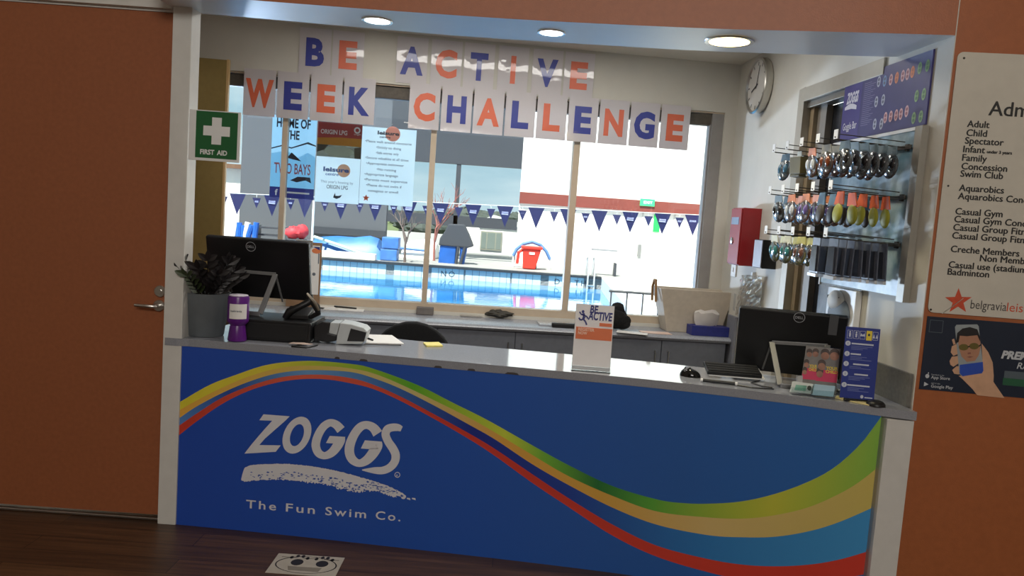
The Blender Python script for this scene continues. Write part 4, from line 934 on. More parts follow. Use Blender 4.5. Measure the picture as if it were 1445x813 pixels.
for i, (v, ww, xx, kk) in enumerate(((.765, .64, .20, 4), (.625, .30, .20, 4), (.49, .46, .30, 3), (.355, .40, .36, 4), (.205, .66, .18, 4))):
    b = MB(); b.ellipse(F_, w*.095, h*(v+.012), w*.078, w*.078, .0006, 0, 18); ci = b.build('number_disc', PALE, t)
    b = MB(); b.text(F_, '!', w*.095, h*(v-.004), .009, .0009, bold=.02, center=True); b.build('disc_mark', NAVY, ci)
    b = MB(); b.flat(F_, [(w*xx, h*v+.001), (w*(xx+ww), h*v+.001), (w*(xx+ww), h*v+.007), (w*xx, h*v+.007)], .0006); b.build('rule_heading', PALE, t)
    b = MB(); 
    for k_ in range(kk-1):
        y = h*(v-.025-.02*k_); b.flat(F_, [(w*.2, y), (w*(.2+.62-.14*((k_*7+i) % 3)), y), (w*(.2+.62-.14*((k_*7+i) % 3)), y+.002), (w*.2, y+.002)], .0006)
    b.build('rule_lines', mat('dim_print', (120, 132, 186), .5, var=0), t)
b = MB(); b.ellipse(F_, w*.64, h*.075, .006, .007, .0006); b.flat(F_, [(w*.72, h*.06), (w*.95, h*.06), (w*.95, h*.075), (w*.72, h*.075)], .0006); b.build('footer_mark', PALE, t)
bc = atz(1239, 574, CT)+Vector((0, .02, 0)); b = MB(); b.lathe(bc, [(.036, 0), (.036, .006), (.028, .016), (.012, .022), (0.0, .023)], 24, close=False); b.build('base_disc', BLACK, t, smooth=True)
MB().box(ip+Vector((.02, .004, .006)), (w*.98, .02, .010)).build('base_bar', BLACK, t, bevel=.002)
Q = [atz(*p, CT) for p in ((1181, 557), (1234, 567), (1226, 572.5), (1176, 561.5))]; c_ = sum(Q, Vector())/4; 
F_ = Fr(c_, (1, 0, 0), (0, 1, 0), UP); pl = [((p-c_).x*.96, (p-c_).y*.96-.008) for p in Q]
tag(MB().prism(F_, pl, 0, .0045).build('yellow_pad', mat('pad_yellow', (228, 212, 150), .6, var=.03), None), 'pale yellow note pad on counter in front of blue information sign', 'note pad')
# ================================================================== RIGHT WALL OF THE RECEPTION
# doorway frame with dark doors inside
FRM = mat('grey_beige_frame', (170, 162, 146), .45, .15, var=.05)
dz = 1.0
b = MB(); fw = .075
b.fbox(RW, DL, DL+fw, 0, DTOP, -.10, .012); b.fbox(RW, DL+fw, DR, DTOP-.075, DTOP, -.10, .012)
d2 = struct(b, 'door_2', FRM, bevel=.003)
b = MB(); b.fbox(RW, DL+fw+.002, DL+fw+.05, 0, DTOP-.11, -.085, -.03); b.build('door_stile', mat('tan_stile', (150, 132, 104), .5, var=.05), d2)
b = MB(); b.fbox(RW, DL+fw+.06, DL+fw+.16, 0, DTOP-.11, -.095, -.05); b.build('sliding_panel', mat('warm_grey_panel', (128, 120, 108), .5, var=.06), d2)
b = MB(); b.fbox(RW, DL+fw+.16, DR-.002, 0, DTOP-.11, -.105, -.085); b.build('dark_panel', mat('dark_pane', (44, 46, 50), .18, var=.1), d2)
b = MB(); b.fbox(RW, DL+fw, DR, DTOP-.11, DTOP-.076, -.08, -.01); b.build('track', mat('track_metal', (150, 146, 138), .3, .6), d2, bevel=.002)
# clock
t = thing('wall_clock', 'round silver wall clock high on the right white wall', 'clock', RW.pt(-1.99, 2.45, .001))
cc = RW.pt(-1.985, 2.447, .001)
MB().lathe(cc, [(.165, 0), (.174, .012), (.176, .05), (.168, .056), (.160, .054), (.156, .040)], 48, axis=RW.z, close=False).build('rim', CHROME, t, smooth=True)
MB().lathe(cc, [(.0, .041), (.158, .041)], 48, axis=RW.z, close=False).build('dial', mat('clock_face', (214, 210, 202), .5, var=.02), t)
CF = Fr(cc+RW.z*.0425, RW.x, UP, RW.z)
for i in range(12):
    a = 2*pi*i/12; p, q_ = Vector((cos(a), sin(a))), Vector((-sin(a), cos(a)))
    MB().flat(CF, [tuple(p*.125+q_*.005), tuple(p*.148+q_*.005), tuple(p*.148-q_*.005), tuple(p*.125-q_*.005)], 0).build('hour_mark', BLACK, t)
for a, L_, ww in ((radians(200), .085, .008), (radians(75), .125, .005)):
    p, q_ = Vector((cos(a), sin(a))), Vector((-sin(a), cos(a))); MB().prism(CF, [tuple(-p*.02+q_*ww/2), tuple(p*L_+q_*ww/2), tuple(p*L_-q_*ww/2), tuple(-p*.02-q_*ww/2)], .002, .004).build('hand', BLACK, t)
# red cabinet, small grey box, switch, clear sleeve
RED = mat('cabinet_red', (158, 36, 40), .32, var=.05)
ca, _ = RW.uv(1044, 335, .125); cb = RW.uv(1029.5, 335, .125)[0]; zt_ = RW.uv(1044, 293, .125)[1]; zb_ = RW.uv(1042, 375, .125)[1]
t = thing('fire_cabinet', 'red metal fire cabinet on right wall near the window corner', 'cabinet', RW.pt((ca+cb)/2, zb_, .06))
MB().fbox(RW, cb, ca, zb_, zt_, .001, .118).build('cabinet_box', RED, t, bevel=.003)
do = MB().fbox(RW, cb+.004, ca-.004, zb_+.006, zt_-.006, .1185, .128).build('cabinet_door', RED, t, bevel=.003)
um = (ca+cb)/2
MB().fbox(RW, um-.07, um+.06, zt_-.105, zt_-.06, .128, .130).build('door_label', mat('label_blue', (120, 140, 168), .5), do)
b = MB(); b.lathe(RW.pt(um-.03, (zt_+zb_)/2-.03, .128), [(.022, 0), (.022, .006), (.014, .010)], 18, axis=RW.z); b.build('latch', CHROME, do, smooth=True)
c1 = RW.uv(1075, 360, .09)[0]; c2 = RW.uv(1063, 360, .09)[0]; z1 = RW.uv(1073, 338, .09)[1]; z2 = RW.uv(1073, 379, .09)[1]
t = thing('dispenser_box', 'small grey and black wall box just right of the red cabinet', 'box', RW.pt((c1+c2)/2, z2, .04))
MB().fbox(RW, c2, c1, z2, z1, .001, .085).build('box_body', BLACK, t, bevel=.003)
MB().fbox(RW, c2+.004, c1-.004, z2+.004, z1-.004, .0855, .092).build('box_front', mat('box_grey', (150, 150, 158), .35, .2), t, bevel=.002)
su, sv = RW.uv(1036.5, 381); t = thing('wall_switch', 'small white wall switch below the red cabinet', 'switch', RW.pt(su, sv-.045, 0))
MB().fbox(RW, su-.045, su+.045, sv-.045, sv+.045, .001, .009).build('switch_plate', WHITE, t, bevel=.002); MB().fbox(RW, su-.008, su+.008, sv-.015, sv+.015, .009, .014).build('rocker', WHITE, t, bevel=.001)
# clear plastic sleeves hanging on the wall
SLV = glassy('crinkled_plastic', (248, 250, 250), .11, .10, .16, (220, 222, 224)); random.seed(33)
for k_, (pts, lb) in enumerate((([(1046, 388), (1076, 391), (1071, 450), (1037, 444)], 'crinkled clear plastic sleeve hanging below the red cabinet'),)):
    q = [RW.uv(*p, .02) for p in pts]; b = MB(); nu, nv = 14, 16; vs = []
    for j in range(nv+1):
        for i in range(nu+1):
            a, c_ = i/nu, j/nv; p0 = Vector(q[3]).lerp(Vector(q[2]), a); p1 = Vector(q[0]).lerp(Vector(q[1]), a); p = p0.lerp(p1, c_)
            vs.append(RW.pt(p.x, p.y, .012+.02*sin(a*pi)+random.uniform(0, .012)))
    b.add(vs, [(j*(nu+1)+i, j*(nu+1)+i+1, (j+1)*(nu+1)+i+1, (j+1)*(nu+1)+i) for j in range(nv) for i in range(nu)])
    t = thing('plastic_sleeve', lb, 'plastic sleeve', RW.pt((q[2][0]+q[3][0])/2, q[3][1], .01))
    b.build('sleeve_film', SLV, t)
    um_ = (q[0][0]+q[1][0])/2; MB().fbox(RW, um_-.012, um_+.012, q[0][1]-.012, q[0][1]+.03, .0005, .02).build('hanger_tab', WHITE, t)
    sf_ = Fr(RW.pt(q[3][0]+.06, q[3][1]+.03, .046), UP, -RW.x, RW.z); b = MB()
    for i in range(3): b.flat(sf_, [(0, .014*i), (.11, .014*i), (.11, .014*i+.005), (0, .014*i+.005)], 0)
    b.build('sleeve_print', PRN, t)
# goggle bar poster
pu0, pu1, pv0, pv1 = -.846, -.121, 1.992, 2.287
t = thing('goggle_poster', 'dark purple Goggle Bar poster high on right wall above goggles', 'poster', RW.pt((pu0+pu1)/2, pv0, 0))
F_ = RW.moved(pu0, pv0, .0); w = pu1-pu0; h = pv1-pv0
MB().fbox(F_, 0, w, 0, h, .001, .008).build('poster_board', mat('poster_purple', (52, 46, 104), .4, var=.06), t)
MB().flat(F_, [(0, 0), (w*.24, 0), (w*.24, h), (0, h)], .0084).build('title_band', mat('poster_violet', (62, 52, 124), .4, var=.04), t)
PW_ = mat('poster_white', (214, 210, 220), .5, var=0)
b = MB(); b.text(F_, 'ZOGGS', w*.045, h*.60, h*.17, .009, width=w*.155, bold=.05, shear=.1); b.build('title_lettering', PW_, t)
b = MB(); b.flat(F_, [(w*.03, h*.50)]+[(w*(.03+.16*i/10), h*(.51+.075*sin(pi*(.15+.75*i/10)))) for i in range(11)]+[(w*.19, h*.47), (w*.12, h*.50)], .009); b.build('brush_mark', PW_, t)
b = MB(); b.text(F_, 'Goggle Bar', w*.03, h*.17, h*.12, .009, width=w*.185, bold=.01); b.build('subtitle_lettering', PW_, t)
DIM = mat('poster_dim', (120, 112, 150), .5, var=0)
b = MB()
for i in range(22): 
    y = h*(.83-.031*i); b.flat(F_, [(w*.27, y), (w*(.36+.05*((i*5) % 3)/2), y), (w*(.36+.05*((i*5) % 3)/2), y+h*.008), (w*.27, y+h*.008)], .0086)
b.build('small_print', DIM, t)
def oval(u, v, ru, rv, mt, nm='goggle_picture'):
    b = MB(); b.ellipse(F_, w*u, h*v, w*ru, h*rv, .0088, 0, 14); b.ellipse(F_, w*u, h*v+h*.03, w*ru*.55, h*rv*.3, .0092, 1, 10); b.ellipse(F_, w*u, h*v-h*.03, w*ru*.55, h*rv*.3, .0092, 1, 10); b.build(nm, mt, t)
gl_ = [mat('pic_grey', (170, 170, 186), .5), mat('pic_dark', (90, 90, 110), .5)]; gb_ = [mat('pic_blue', (110, 140, 180), .5), mat('pic_dark', (90, 90, 110), .5)]
gp_ = [mat('pic_pink', (206, 160, 158), .5), mat('pic_rose', (150, 84, 92), .5)]; go_ = [mat('pic_orange', (214, 124, 72), .5), mat('pic_rust', (180, 96, 60), .5)]; gg_ = [mat('pic_green', (128, 160, 104), .5), mat('pic_deepgreen', (78, 112, 66), .5)]
for u, v, m_ in ((.445, .80, gl_), (.515, .78, gb_), (.585, .77, gp_), (.65, .77, go_), (.715, .77, gp_), (.765, .77, gp_), (.815, .78, go_), (.885, .80, gg_), (.96, .80, gg_), (.885, .42, gg_), (.955, .42, gg_), (.88, .12, gg_), (.95, .12, gg_), (.44, .50, gl_), (.52, .50, gl_), (.57, .22, gp_), (.63, .22, gp_), (.69, .22, gp_), (.74, .22, gp_), (.80, .24, gp_), (.45, .16, gl_), (.53, .14, gl_)): oval(u, v, .021, .085, m_)
# backing board of the goggle stand
gu0, gu1, gv0, gv1 = -.868, -.150, 1.295, 1.985
t = thing('display_board', 'pale blue goggle display board with white edge on right wall', 'display board', RW.pt((gu0+gu1)/2, gv0, 0))
def watery():
    M = bpy.data.materials.new('printed_water'); M.use_nodes = True; tt = M.node_tree; p = tt.nodes['Principled BSDF']
    c = tt.nodes.new('ShaderNodeTexCoord'); n = tt.nodes.new('ShaderNodeTexNoise'); n.inputs['Scale'].default_value = 9; n.inputs['Detail'].default_value = 6
    r = tt.nodes.new('ShaderNodeValToRGB'); r.color_ramp.elements[0].color = lin((108, 150, 172))+[1]; r.color_ramp.elements[1].color = lin((196, 216, 226))+[1]; r.color_ramp.elements[0].position = .35; r.color_ramp.elements[1].position = .68
    tt.links.new(c.outputs['Object'], n.inputs['Vector']); tt.links.new(n.outputs['Fac'], r.inputs['Fac']); tt.links.new(r.outputs['Color'], p.inputs['Base Color']); p.inputs['Roughness'].default_value = .35
    return M
MB().fbox(RW, gu0, gu1, gv0, gv1, .014, .02).build('board_face', watery(), t)
b = MB(); b.fbox(RW, gu0-.012, gu0, gv0-.012, gv1+.0, .012, .024); b.build('edge_strip', WHITE, t)
b = MB(); b.fbox(RW, gu0, gu1, gv1-.014, gv1, .0205, .026); b.build('edge_strip', WHITE, t)
b = MB(); b.fbox(RW, gu1, gu1+.05, gv0-.02, gv1+.0, .001, .03); b.build('side_post', mat('post_grey', (160, 156, 146), .45, .3, var=.05), t)
# rails, hooks and packs
WIRE = mat('dark_wire', (84, 80, 74), .35, .75, var=.05); TAGW = mat('tag_white', (238, 238, 236), .5, var=0)
ROWS = [('top', 1.905), ('middle', 1.70), ('bottom', 1.505)]
for nm, z in ROWS:
    t = thing('hook_rail', 'dark metal rail fixed along the goggle board, %s of three' % nm, 'rail', RW.pt((gu0+gu1)/2, z, .03), 'rails of the goggle stand')
    MB().fbox(RW, gu0+.01, gu1-.01, z-.008, z+.008, .030, .037).build('rail_bar', WIRE, t, bevel=.001)
    for u in (gu0+.05, (gu0+gu1)/2, gu1-.05): MB().fbox(RW, u-.01, u+.01, z-.014, z+.014, .0202, .0302).build('bracket', WIRE, t)
posn = ['front', 'second from front', 'third from front', 'fourth from front', 'back']
HU = [-.20, -.365, -.53, -.69, -.85]; HL = .285
hook0 = None
# local hook frame: origin on the rail, +x out from the wall
for (rn, z) in ROWS:
    for j, u in enumerate(HU):
        root = thing('display_hook', 'wire hook with white price tag, %s of the %s goggle row' % (posn[j], rn), 'hook', RW.pt(u, z, .0375), 'hooks of the goggle stand')
        root.rotation_euler = (0, 0, math.atan2(RW.z.y, RW.z.x))
        if hook0 is None:
            hook0 = [MB().tube([(0, 0, 0), (HL, 0, .012), (HL+.012, 0, .022)], .0028, 6).build('prong', WIRE, root, local=True, smooth=True),
                     MB().tube([(0, 0, .022), (HL+.006, 0, .034)], .0022, 6).build('tag_wire', WIRE, root, local=True, smooth=True),
                     MB().box((HL+.008, 0, .032), (.002, .034, .038)).build('price_tag', TAGW, root, local=True)]
        else:
            for p in hook0: c_ = p.copy(); COL.objects.link(c_); c_.parent = root
FILM = glassy('pack_film', (240, 244, 246), .09, .12, .08, (214, 220, 224))
def proto_goggles(col, strap, headc):
    "a pack hanging from its hole at the origin, facing +x"
    lm = mat('lens_%d_%d_%d' % col, col, .12, var=.1, coat=.5); sm = mat('strap_%d_%d_%d' % strap, strap, .5, var=.1); hm = mat('card_%d_%d_%d' % headc, headc, .5, var=.05)
    parts = []
    Y_ = Fr((0, 0, 0), (0, 1, 0), UP, (1, 0, 0))
    b = MB(); b.prism(Y_, [(-.024, .004), (.024, .004), (.030, -.028), (-.030, -.028)], -.0015, .0015); parts.append(('header_card', b, hm, 0))
    b = MB()
    R_ = Matrix.Identity(3)
    b.blob((0, 0, -.068), (.0125, .043, .047), 14, 8); parts.append(('blister', b, FILM, 1))
    for s_ in (-1, 1):
        b = MB(); b.blob((.006, s_*.018, -.062), (.0095, .0155, .022), 12, 8); parts.append(('lens', b, lm, 1))
    b = MB(); b.tube([(.002, -.006, -.060), (.008, 0, -.056), (.002, .006, -.060)], .0025, 6); parts.append(('nose_bridge', b, sm, 1))
    b = MB(); b.tube([(-.004, .030*cos(a), -.070+.036*sin(a)) for a in [pi*.9+pi*1.2*i/12 for i in range(13)]], .0035, 6); parts.append(('strap', b, sm, 1))
    return parts
def proto_box(col):
    m_ = mat('box_%d_%d_%d' % col, col, .45, var=.08); b = MB(); b.box((0, 0, -.055), (.04, .075, .07))
    e_ = MB(); Y_ = Fr((0, 0, 0), (0, 1, 0), UP, (1, 0, 0)); e_.prism(Y_, [(-.012, .004), (.012, .004), (.016, -.02), (-.016, -.02)], -.001, .001)
    return [('case_body', b, m_, 2), ('hang_tab', e_, mat('tab_clear', (206, 216, 218), .3), 0)]
def proto_pouch(c1_, c2_):
    m_ = mat('pouch_%d_%d_%d' % c1_, c1_, .55, var=.15); m2 = mat('pouch_%d_%d_%d' % c2_, c2_, .5, var=.1); Y_ = Fr((0, 0, 0), (0, 1, 0), UP, (1, 0, 0))
    b = MB(); b.prism(Y_, [(-.020, .004), (.020, .004), (.030, -.05), (-.030, -.05)], -.003, .003)
    e_ = MB(); e_.blob((0, 0, -.085), (.010, .031, .042), 12, 8)
    return [('pouch_top', b, m_, 0), ('pouch_body', e_, m2, 1)]
def proto_blister(col):
    m_ = mat('blister_%d_%d_%d' % col, col, .3, var=.2); Y_ = Fr((0, 0, 0), (0, 1, 0), UP, (1, 0, 0))
    b = MB(); b.prism(Y_, [(-.030, .004), (.030, .004), (.034, -.15), (-.034, -.15)], -.002, .002)
    e_ = MB(); e_.prism(Y_, [(-.022, -.03), (.022, -.03), (.026, -.142), (-.026, -.142)], .002, .010)
    f_ = MB(); f_.prism(Y_, [(-.034, -.150), (.034, -.150), (.034, -.164), (-.034, -.164)], -.003, .010)
    return [('backing_card', b, m_, 0), ('blister', e_, mat('dark_clear', (60, 62, 70), .15, var=.1), 2), ('fold_edge', f_, mat('shiny_edge', (220, 224, 228), .15, .3), 0)]
PROT = {'smoke black goggles': ('G', proto_goggles((34, 32, 34), (30, 32, 36), (108, 130, 140))), 'brown and orange goggles': ('G', proto_goggles((120, 62, 34), (160, 84, 46), (150, 146, 130))),
        'clear orange-strap goggles': ('G', proto_goggles((206, 214, 226), (224, 132, 76), (226, 138, 84))), 'purple lens goggles': ('G', proto_goggles((104, 88, 150), (206, 120, 70), (222, 140, 90))),
        'blue lens goggles': ('G', proto_goggles((70, 120, 150), (70, 90, 110), (90, 120, 140))), 'yellow-strap goggles': ('G', proto_goggles((110, 74, 60), (200, 186, 70), (196, 186, 84))),
        'red lens goggles': ('G', proto_goggles((190, 54, 70), (220, 206, 120), (206, 200, 130))), 'teal lens goggles': ('G', proto_goggles((60, 130, 130), (206, 196, 80), (212, 206, 160))),
        'olive boxed goggles': ('B', proto_box((104, 96, 58))), 'navy boxed goggles': ('B', proto_box((28, 36, 54))), 'slate blue pouches': ('P', proto_pouch((86, 118, 140), (60, 54, 46))),
        'orange and lime pouches': ('P', proto_pouch((212, 96, 46), (150, 150, 48))), 'dark blister packs': ('K', proto_blister((92, 98, 112)))}
BUILT = {}
NOUN = {'G': ('goggle_pack', 'goggles'), 'B': ('goggle_box', 'boxed goggles'), 'P': ('swim_pouch', 'pouch'), 'K': ('blister_pack', 'blister pack')}
SING = {'smoke black goggles': 'smoke black goggle pack', 'brown and orange goggles': 'brown and orange goggle pack', 'clear orange-strap goggles': 'clear goggle pack with orange strap', 'purple lens goggles': 'purple lens goggle pack',
        'blue lens goggles': 'blue lens goggle pack', 'yellow-strap goggles': 'yellow strap goggle pack', 'red lens goggles': 'red lens goggle pack', 'teal lens goggles': 'teal lens goggle pack', 'olive boxed goggles': 'olive green goggle box',
        'navy boxed goggles': 'dark navy goggle box', 'slate blue pouches': 'slate blue and brown pouch', 'orange and lime pouches': 'orange and lime pouch', 'dark blister packs': 'dark grey blister pack'}
LAY = {('top', 0): ['smoke black goggles']*6, ('top', 1): ['brown and orange goggles']*6, ('top', 2): ['navy boxed goggles', 'navy boxed goggles', 'brown and orange goggles', 'clear orange-strap goggles'],
       ('top', 3): ['navy boxed goggles', 'olive boxed goggles', 'olive boxed goggles'], ('top', 4): ['navy boxed goggles', 'olive boxed goggles', 'blue lens goggles'],
       ('middle', 0): ['orange and lime pouches']*5, ('middle', 1): ['slate blue pouches']*5, ('middle', 2): ['purple lens goggles']*5, ('middle', 3): ['clear orange-strap goggles', 'purple lens goggles', 'clear orange-strap goggles', 'purple lens goggles', 'clear orange-strap goggles'], ('middle', 4): ['smoke black goggles', 'blue lens goggles', 'clear orange-strap goggles', 'blue lens goggles', 'smoke black goggles'],
       ('bottom', 0): ['dark blister packs']*7, ('bottom', 1): ['dark blister packs']*6, ('bottom', 2): ['yellow-strap goggles']*5, ('bottom', 3): ['teal lens goggles', 'yellow-strap goggles', 'red lens goggles', 'yellow-strap goggles', 'teal lens goggles'], ('bottom', 4): ['yellow-strap goggles', 'red lens goggles', 'teal lens goggles', 'red lens goggles', 'teal lens goggles']}
ang = math.atan2(RW.z.y, RW.z.x); random.seed(77)
nth = ['nearest the wall', 'second from the wall', 'third from the wall', 'fourth from the wall', 'fifth from the wall', 'sixth from the wall', 'seventh from the wall']
pn2 = ['front', 'second', 'third', 'fourth', 'back']
for (rn, z) in ROWS:
    for j, u in enumerate(HU):
        items = LAY[(rn, j)]; n_ = len(items)
        for i, kind in enumerate(items):
            code, parts = PROT[kind]; d = .03+(HL-.045)*(i+.5)/n_
            nm, cat = NOUN[code]
            root = thing(nm, '%s, %s, on %s hook of %s row' % (SING[kind], nth[i], pn2[j], rn), cat, RW.pt(u, z+.012*d/HL-.0065, .0375+d), 'packs on the goggle stand')
            root.rotation_euler = (random.uniform(-.05, .05), random.uniform(-.03, .03) if code == 'K' else random.uniform(-.1, .1), ang+random.uniform(-.08, .08)+.16)
            if code in 'GB': root.scale = (1.12, 1.12, 1.12)
            if kind not in BUILT: BUILT[kind] = [mb.build(pn, mt, root, local=True, smooth=(sm_ == 1), bevel=(.002 if sm_ == 2 else 0)) for pn, mb, mt, sm_ in parts]
            else:
                for p in BUILT[kind]: c_ = p.copy(); COL.objects.link(c_); c_.parent = root
# white box with a grey seal-like shape, under the goggle stand
ku = RW.uv(1184, 430, .03)[0]
t = thing('packaged_float', 'white pack with a rounded grey animal shape hanging under the goggle board', 'pack', RW.pt(ku, 1.09, .03))
F_ = RW.moved(ku, 1.09, .002)
MB().fbox(F_, -.125, .155, 0, .195, 0, .03).build('pack_back', WHITE, t, bevel=.004)
b = MB(); b.blob(F_.pt(.02, .075, .036), (.03, .105, .075), 18, 10, 0, Matrix.Rotation(0, 3, 'Z')); b.build('grey_body', mat('soft_grey', (112, 122, 132), .6, var=.05), t, smooth=True)
b = MB(); b.blob(F_.pt(.0, .135, .045), (.028, .075, .05), 18, 10); b.build('pale_head', mat('soft_white', (214, 212, 206), .6, var=.03), t, smooth=True)
for s_ in (-1, 1):
    b = MB(); b.blob(F_.pt(s_*.055, .15, .058), (.006, .007, .008), 10, 6); b.build('eye', BLACK, t, smooth=True)

# ================================================================== SIGNS ON THE ORANGE WALL
t = thing('admission_sign', 'large grey admission price sign on the orange wall at right', 'sign', FW.pt(.45, 1.25, .002))
def rrect(u0, v0, u1, v1, r, n=5):
    P = []
    for cx, cy, a0 in ((u1-r, v0+r, -pi/2), (u1-r, v1-r, 0), (u0+r, v1-r, pi/2), (u0+r, v0+r, pi)):
        for i in range(n+1): a = a0+pi/2*i/n; P.append((cx+r*cos(a), cy+r*sin(a)))
    return P
SU0, SV0, SV1 = .0145, 1.252, 2.252
MB().prism(FW, rrect(SU0, SV0, SU0+1.0, SV1, .022), .002, .006).build('sign_panel', mat('sign_grey', (206, 200, 186), .5, var=.03), t)
SI = mat('sign_ink', (40, 38, 36), .5, var=0)
def fwtext(px, py, s_, h_, bold, mt, width=None, shear=0, nm='sign_lettering', w_=.0066, par=None):
    u, v = FW.uv(px, py); b = MB(); b.text(FW, s_, u, v, h_, w_, bold=bold if mt is not SI else 0, width=width, shear=shear)
    if mt is SI: b.text(FW, s_, u+.0022, v, h_, w_+.0002, shear=shear); b.text(FW, s_, u+.001, v+.0012, h_, w_+.0004, shear=shear)
    return b.build(nm, mt, par or t)
fwtext(1393, 163, 'Admission', .056, .028, SI)
TH = .0262
for px, py, s_ in ((1363, 179.5, 'Adult'), (1362, 192, 'Child'), (1360, 203, 'Spectator'), (1357.5, 215, 'Infant'), (1356, 227, 'Family'), (1355, 239, 'Concession'), (1353.5, 249.5, 'Swim Club'), (1351.5, 269.5, 'Aquarobics'), (1350, 281, 'Aquarobics Concession'), (1346.5, 302.5, 'Casual Gym'), (1345, 313.5, 'Casual Gym Concession'), (1343.5, 325, 'Casual Group Fitness'), (1342, 336.5, 'Casual Group Fitness'), (1340, 355.5, 'Creche Members'), (1381, 368.5, 'Non Members'), (1337, 377.5, 'Casual use (stadium)'), (1335.5, 387.5, 'Badminton')):
    fwtext(px, py, s_, TH, .012, SI)
fwtext(1391, 216.5, 'under 3 years', .012, .01, SI)
b = MB(); b.ellipse(FW, FW.uv(1337, 262.5)[0], FW.uv(1337, 262.5)[1], .004, .004, .0066); b.build('dot', SI, t)
u, v = FW.uv(1351, 425); b = MB(); P_ = []
for i in range(10): r_ = .052 if i % 2 == 0 else .021; P_.append((u+r_*cos(pi/2+i*pi/5+.08), v+r_*sin(pi/2+i*pi/5+.08)))
b.flat(FW, P_, .0066); b.build('star_emblem', mat('star_red', (206, 78, 44), .5, var=.1, scale=60), t)
b = MB()
for k_ in range(7): b.flat(FW, [(u-.055+.004*k_, v-.052+.0035*k_), (u-.053+.004*k_, v-.054+.0035*k_), (u-.006+.004*k_, v-.012+.004*k_), (u-.007+.004*k_, v-.010+.004*k_)], .0068)
b.build('star_streaks', mat('sign_grey', (206, 200, 186)), t)
fwtext(1368, 435, 'belgravia', .036, .0, mat('logo_dark', (70, 64, 60), .5, var=0), nm='logo_lettering', width=FW.uv(1418.5, 437)[0]-FW.uv(1368, 434)[0])
fwtext(1419, 439, 'leisure', .036, .0, mat('star_red', (206, 78, 44)), nm='logo_lettering')
for px, py in ((1360.5, 82), (1313.5, 437)):
    b = MB(); p = FW.at(px, py, .006); b.lathe(p, [(.0045, 0), (.0035, .002)], 12, axis=FW.z); b.build('screw', DKMETAL, t)
# dark app poster
t = thing('app_poster', 'dark navy poster of a hand holding a phone below the admission sign', 'poster', FW.pt(.45, .94, .002))
AU0, AU1, AV0, AV1 = .0175, .95, .945, 1.236
MB().fbox(FW, AU0, AU1, AV0, AV1, .001, .003).build('poster_sheet', mat('poster_midnight', (28, 38, 56), .4, var=.08, scale=6), t)
def fq(pts): return [FW.uv(*p) for p in pts]
def cpx(pts, ox=1280, oy=430, s=4.782): return [FW.uv(ox+x/s, oy+y/s) for x, y in pts]
SK = mat('printed_skin', (206, 162, 130), .5, var=.08, scale=30); SKD = mat('printed_skin_dark', (176, 128, 100), .5, var=.08)
b = MB(); b.flat(FW, cpx([(500, 260), (545, 320), (575, 390), (582, 480), (580, 520), (655, 630), (470, 610), (440, 570), (370, 500), (345, 480), (510, 450)]), .0034); b.flat(FW, cpx([(300, 280), (330, 265), (345, 330), (310, 345), (292, 320)]), .0034); b.flat(FW, cpx([(284, 380), (300, 350), (345, 345), (360, 385), (310, 418), (290, 405)]), .0034); b.flat(FW, cpx([(302, 440), (330, 415), (365, 412), (372, 450), (345, 470), (315, 465)]), .0034); b.flat(FW, cpx([(300, 235), (315, 228), (325, 265), (310, 270)]), .0034); b.build('printed_hand', SK, t)
b = MB(); b.flat(FW, cpx([(320, 150), (330, 135), (470, 132), (480, 145), (512, 430), (505, 462), (370, 480), (350, 468)]), .0038); b.build('printed_phone', mat('phone_print', (150, 158, 160), .5, var=.1), t)
b = MB(); b.flat(FW, cpx([(352, 405), (508, 385), (512, 445), (500, 462), (372, 482), (352, 462)]), .0041); b.build('phone_banner', mat('phone_blue', (40, 76, 176), .5), t)
b = MB(); b.flat(FW, cpx([(340, 240), (350, 205), (470, 195), (490, 230), (492, 290), (480, 340), (455, 378), (400, 385), (365, 350), (348, 300)]), .0044); b.build('printed_face', SKD, t)
b = MB(); b.flat(FW, cpx([(325, 260), (335, 190), (370, 160), (420, 150), (470, 165), (488, 215), (490, 250), (470, 205), (400, 212), (352, 208), (345, 250)]), .0047); b.build('printed_hair', mat('hair_print', (26, 22, 22), .6), t)
for cx in (378, 448):
    b = MB(); P_ = cpx([(cx+33*cos(2*pi*i/16), 283+(-8 if cx > 400 else 6)*.5+22*sin(2*pi*i/16)) for i in range(16)]); b.flat(FW, P_, .0047); b.build('printed_lens', mat('goggle_print', (104, 92, 44), .4), t)
b = MB(); b.flat(FW, cpx([(405, 280), (420, 276), (420, 284), (405, 288)]), .0048); b.flat(FW, cpx([(480, 275), (497, 262), (497, 272), (481, 285)]), .0048); b.build('printed_strap', BLACK, t)
b = MB(); b.flat(FW, cpx([(398, 352), (420, 346), (444, 350), (420, 358)]), .0047); b.flat(FW, cpx([(405, 322), (425, 320), (428, 332), (405, 334)]), .0047); b.build('printed_mouth', mat('lip_print', (140, 88, 76), .5), t)
WP = mat('poster_letter_white', (196, 200, 204), .5, var=0)
for px, py, s_, h_, bo, sh in ((1412, 505, 'PREMIUM', .030, .05, .2), (1434, 520, 'RANGE', .026, .01, .2)): fwtext(px, py, s_, h_, bo, WP, shear=sh, w_=.0036, nm='poster_lettering')
b = MB(); b.flat(FW, fq([(1417, 523), (1500, 530), (1500, 541), (1416, 533)]), .0034); b.build('grey_bar', mat('bar_grey', (84, 96, 104), .5), t)
b = MB(); b.flat(FW, fq([(1415, 533), (1500, 541), (1500, 551), (1414, 543)]), .0034); b.build('green_bar', mat('bar_green', (34, 92, 62), .5), t)
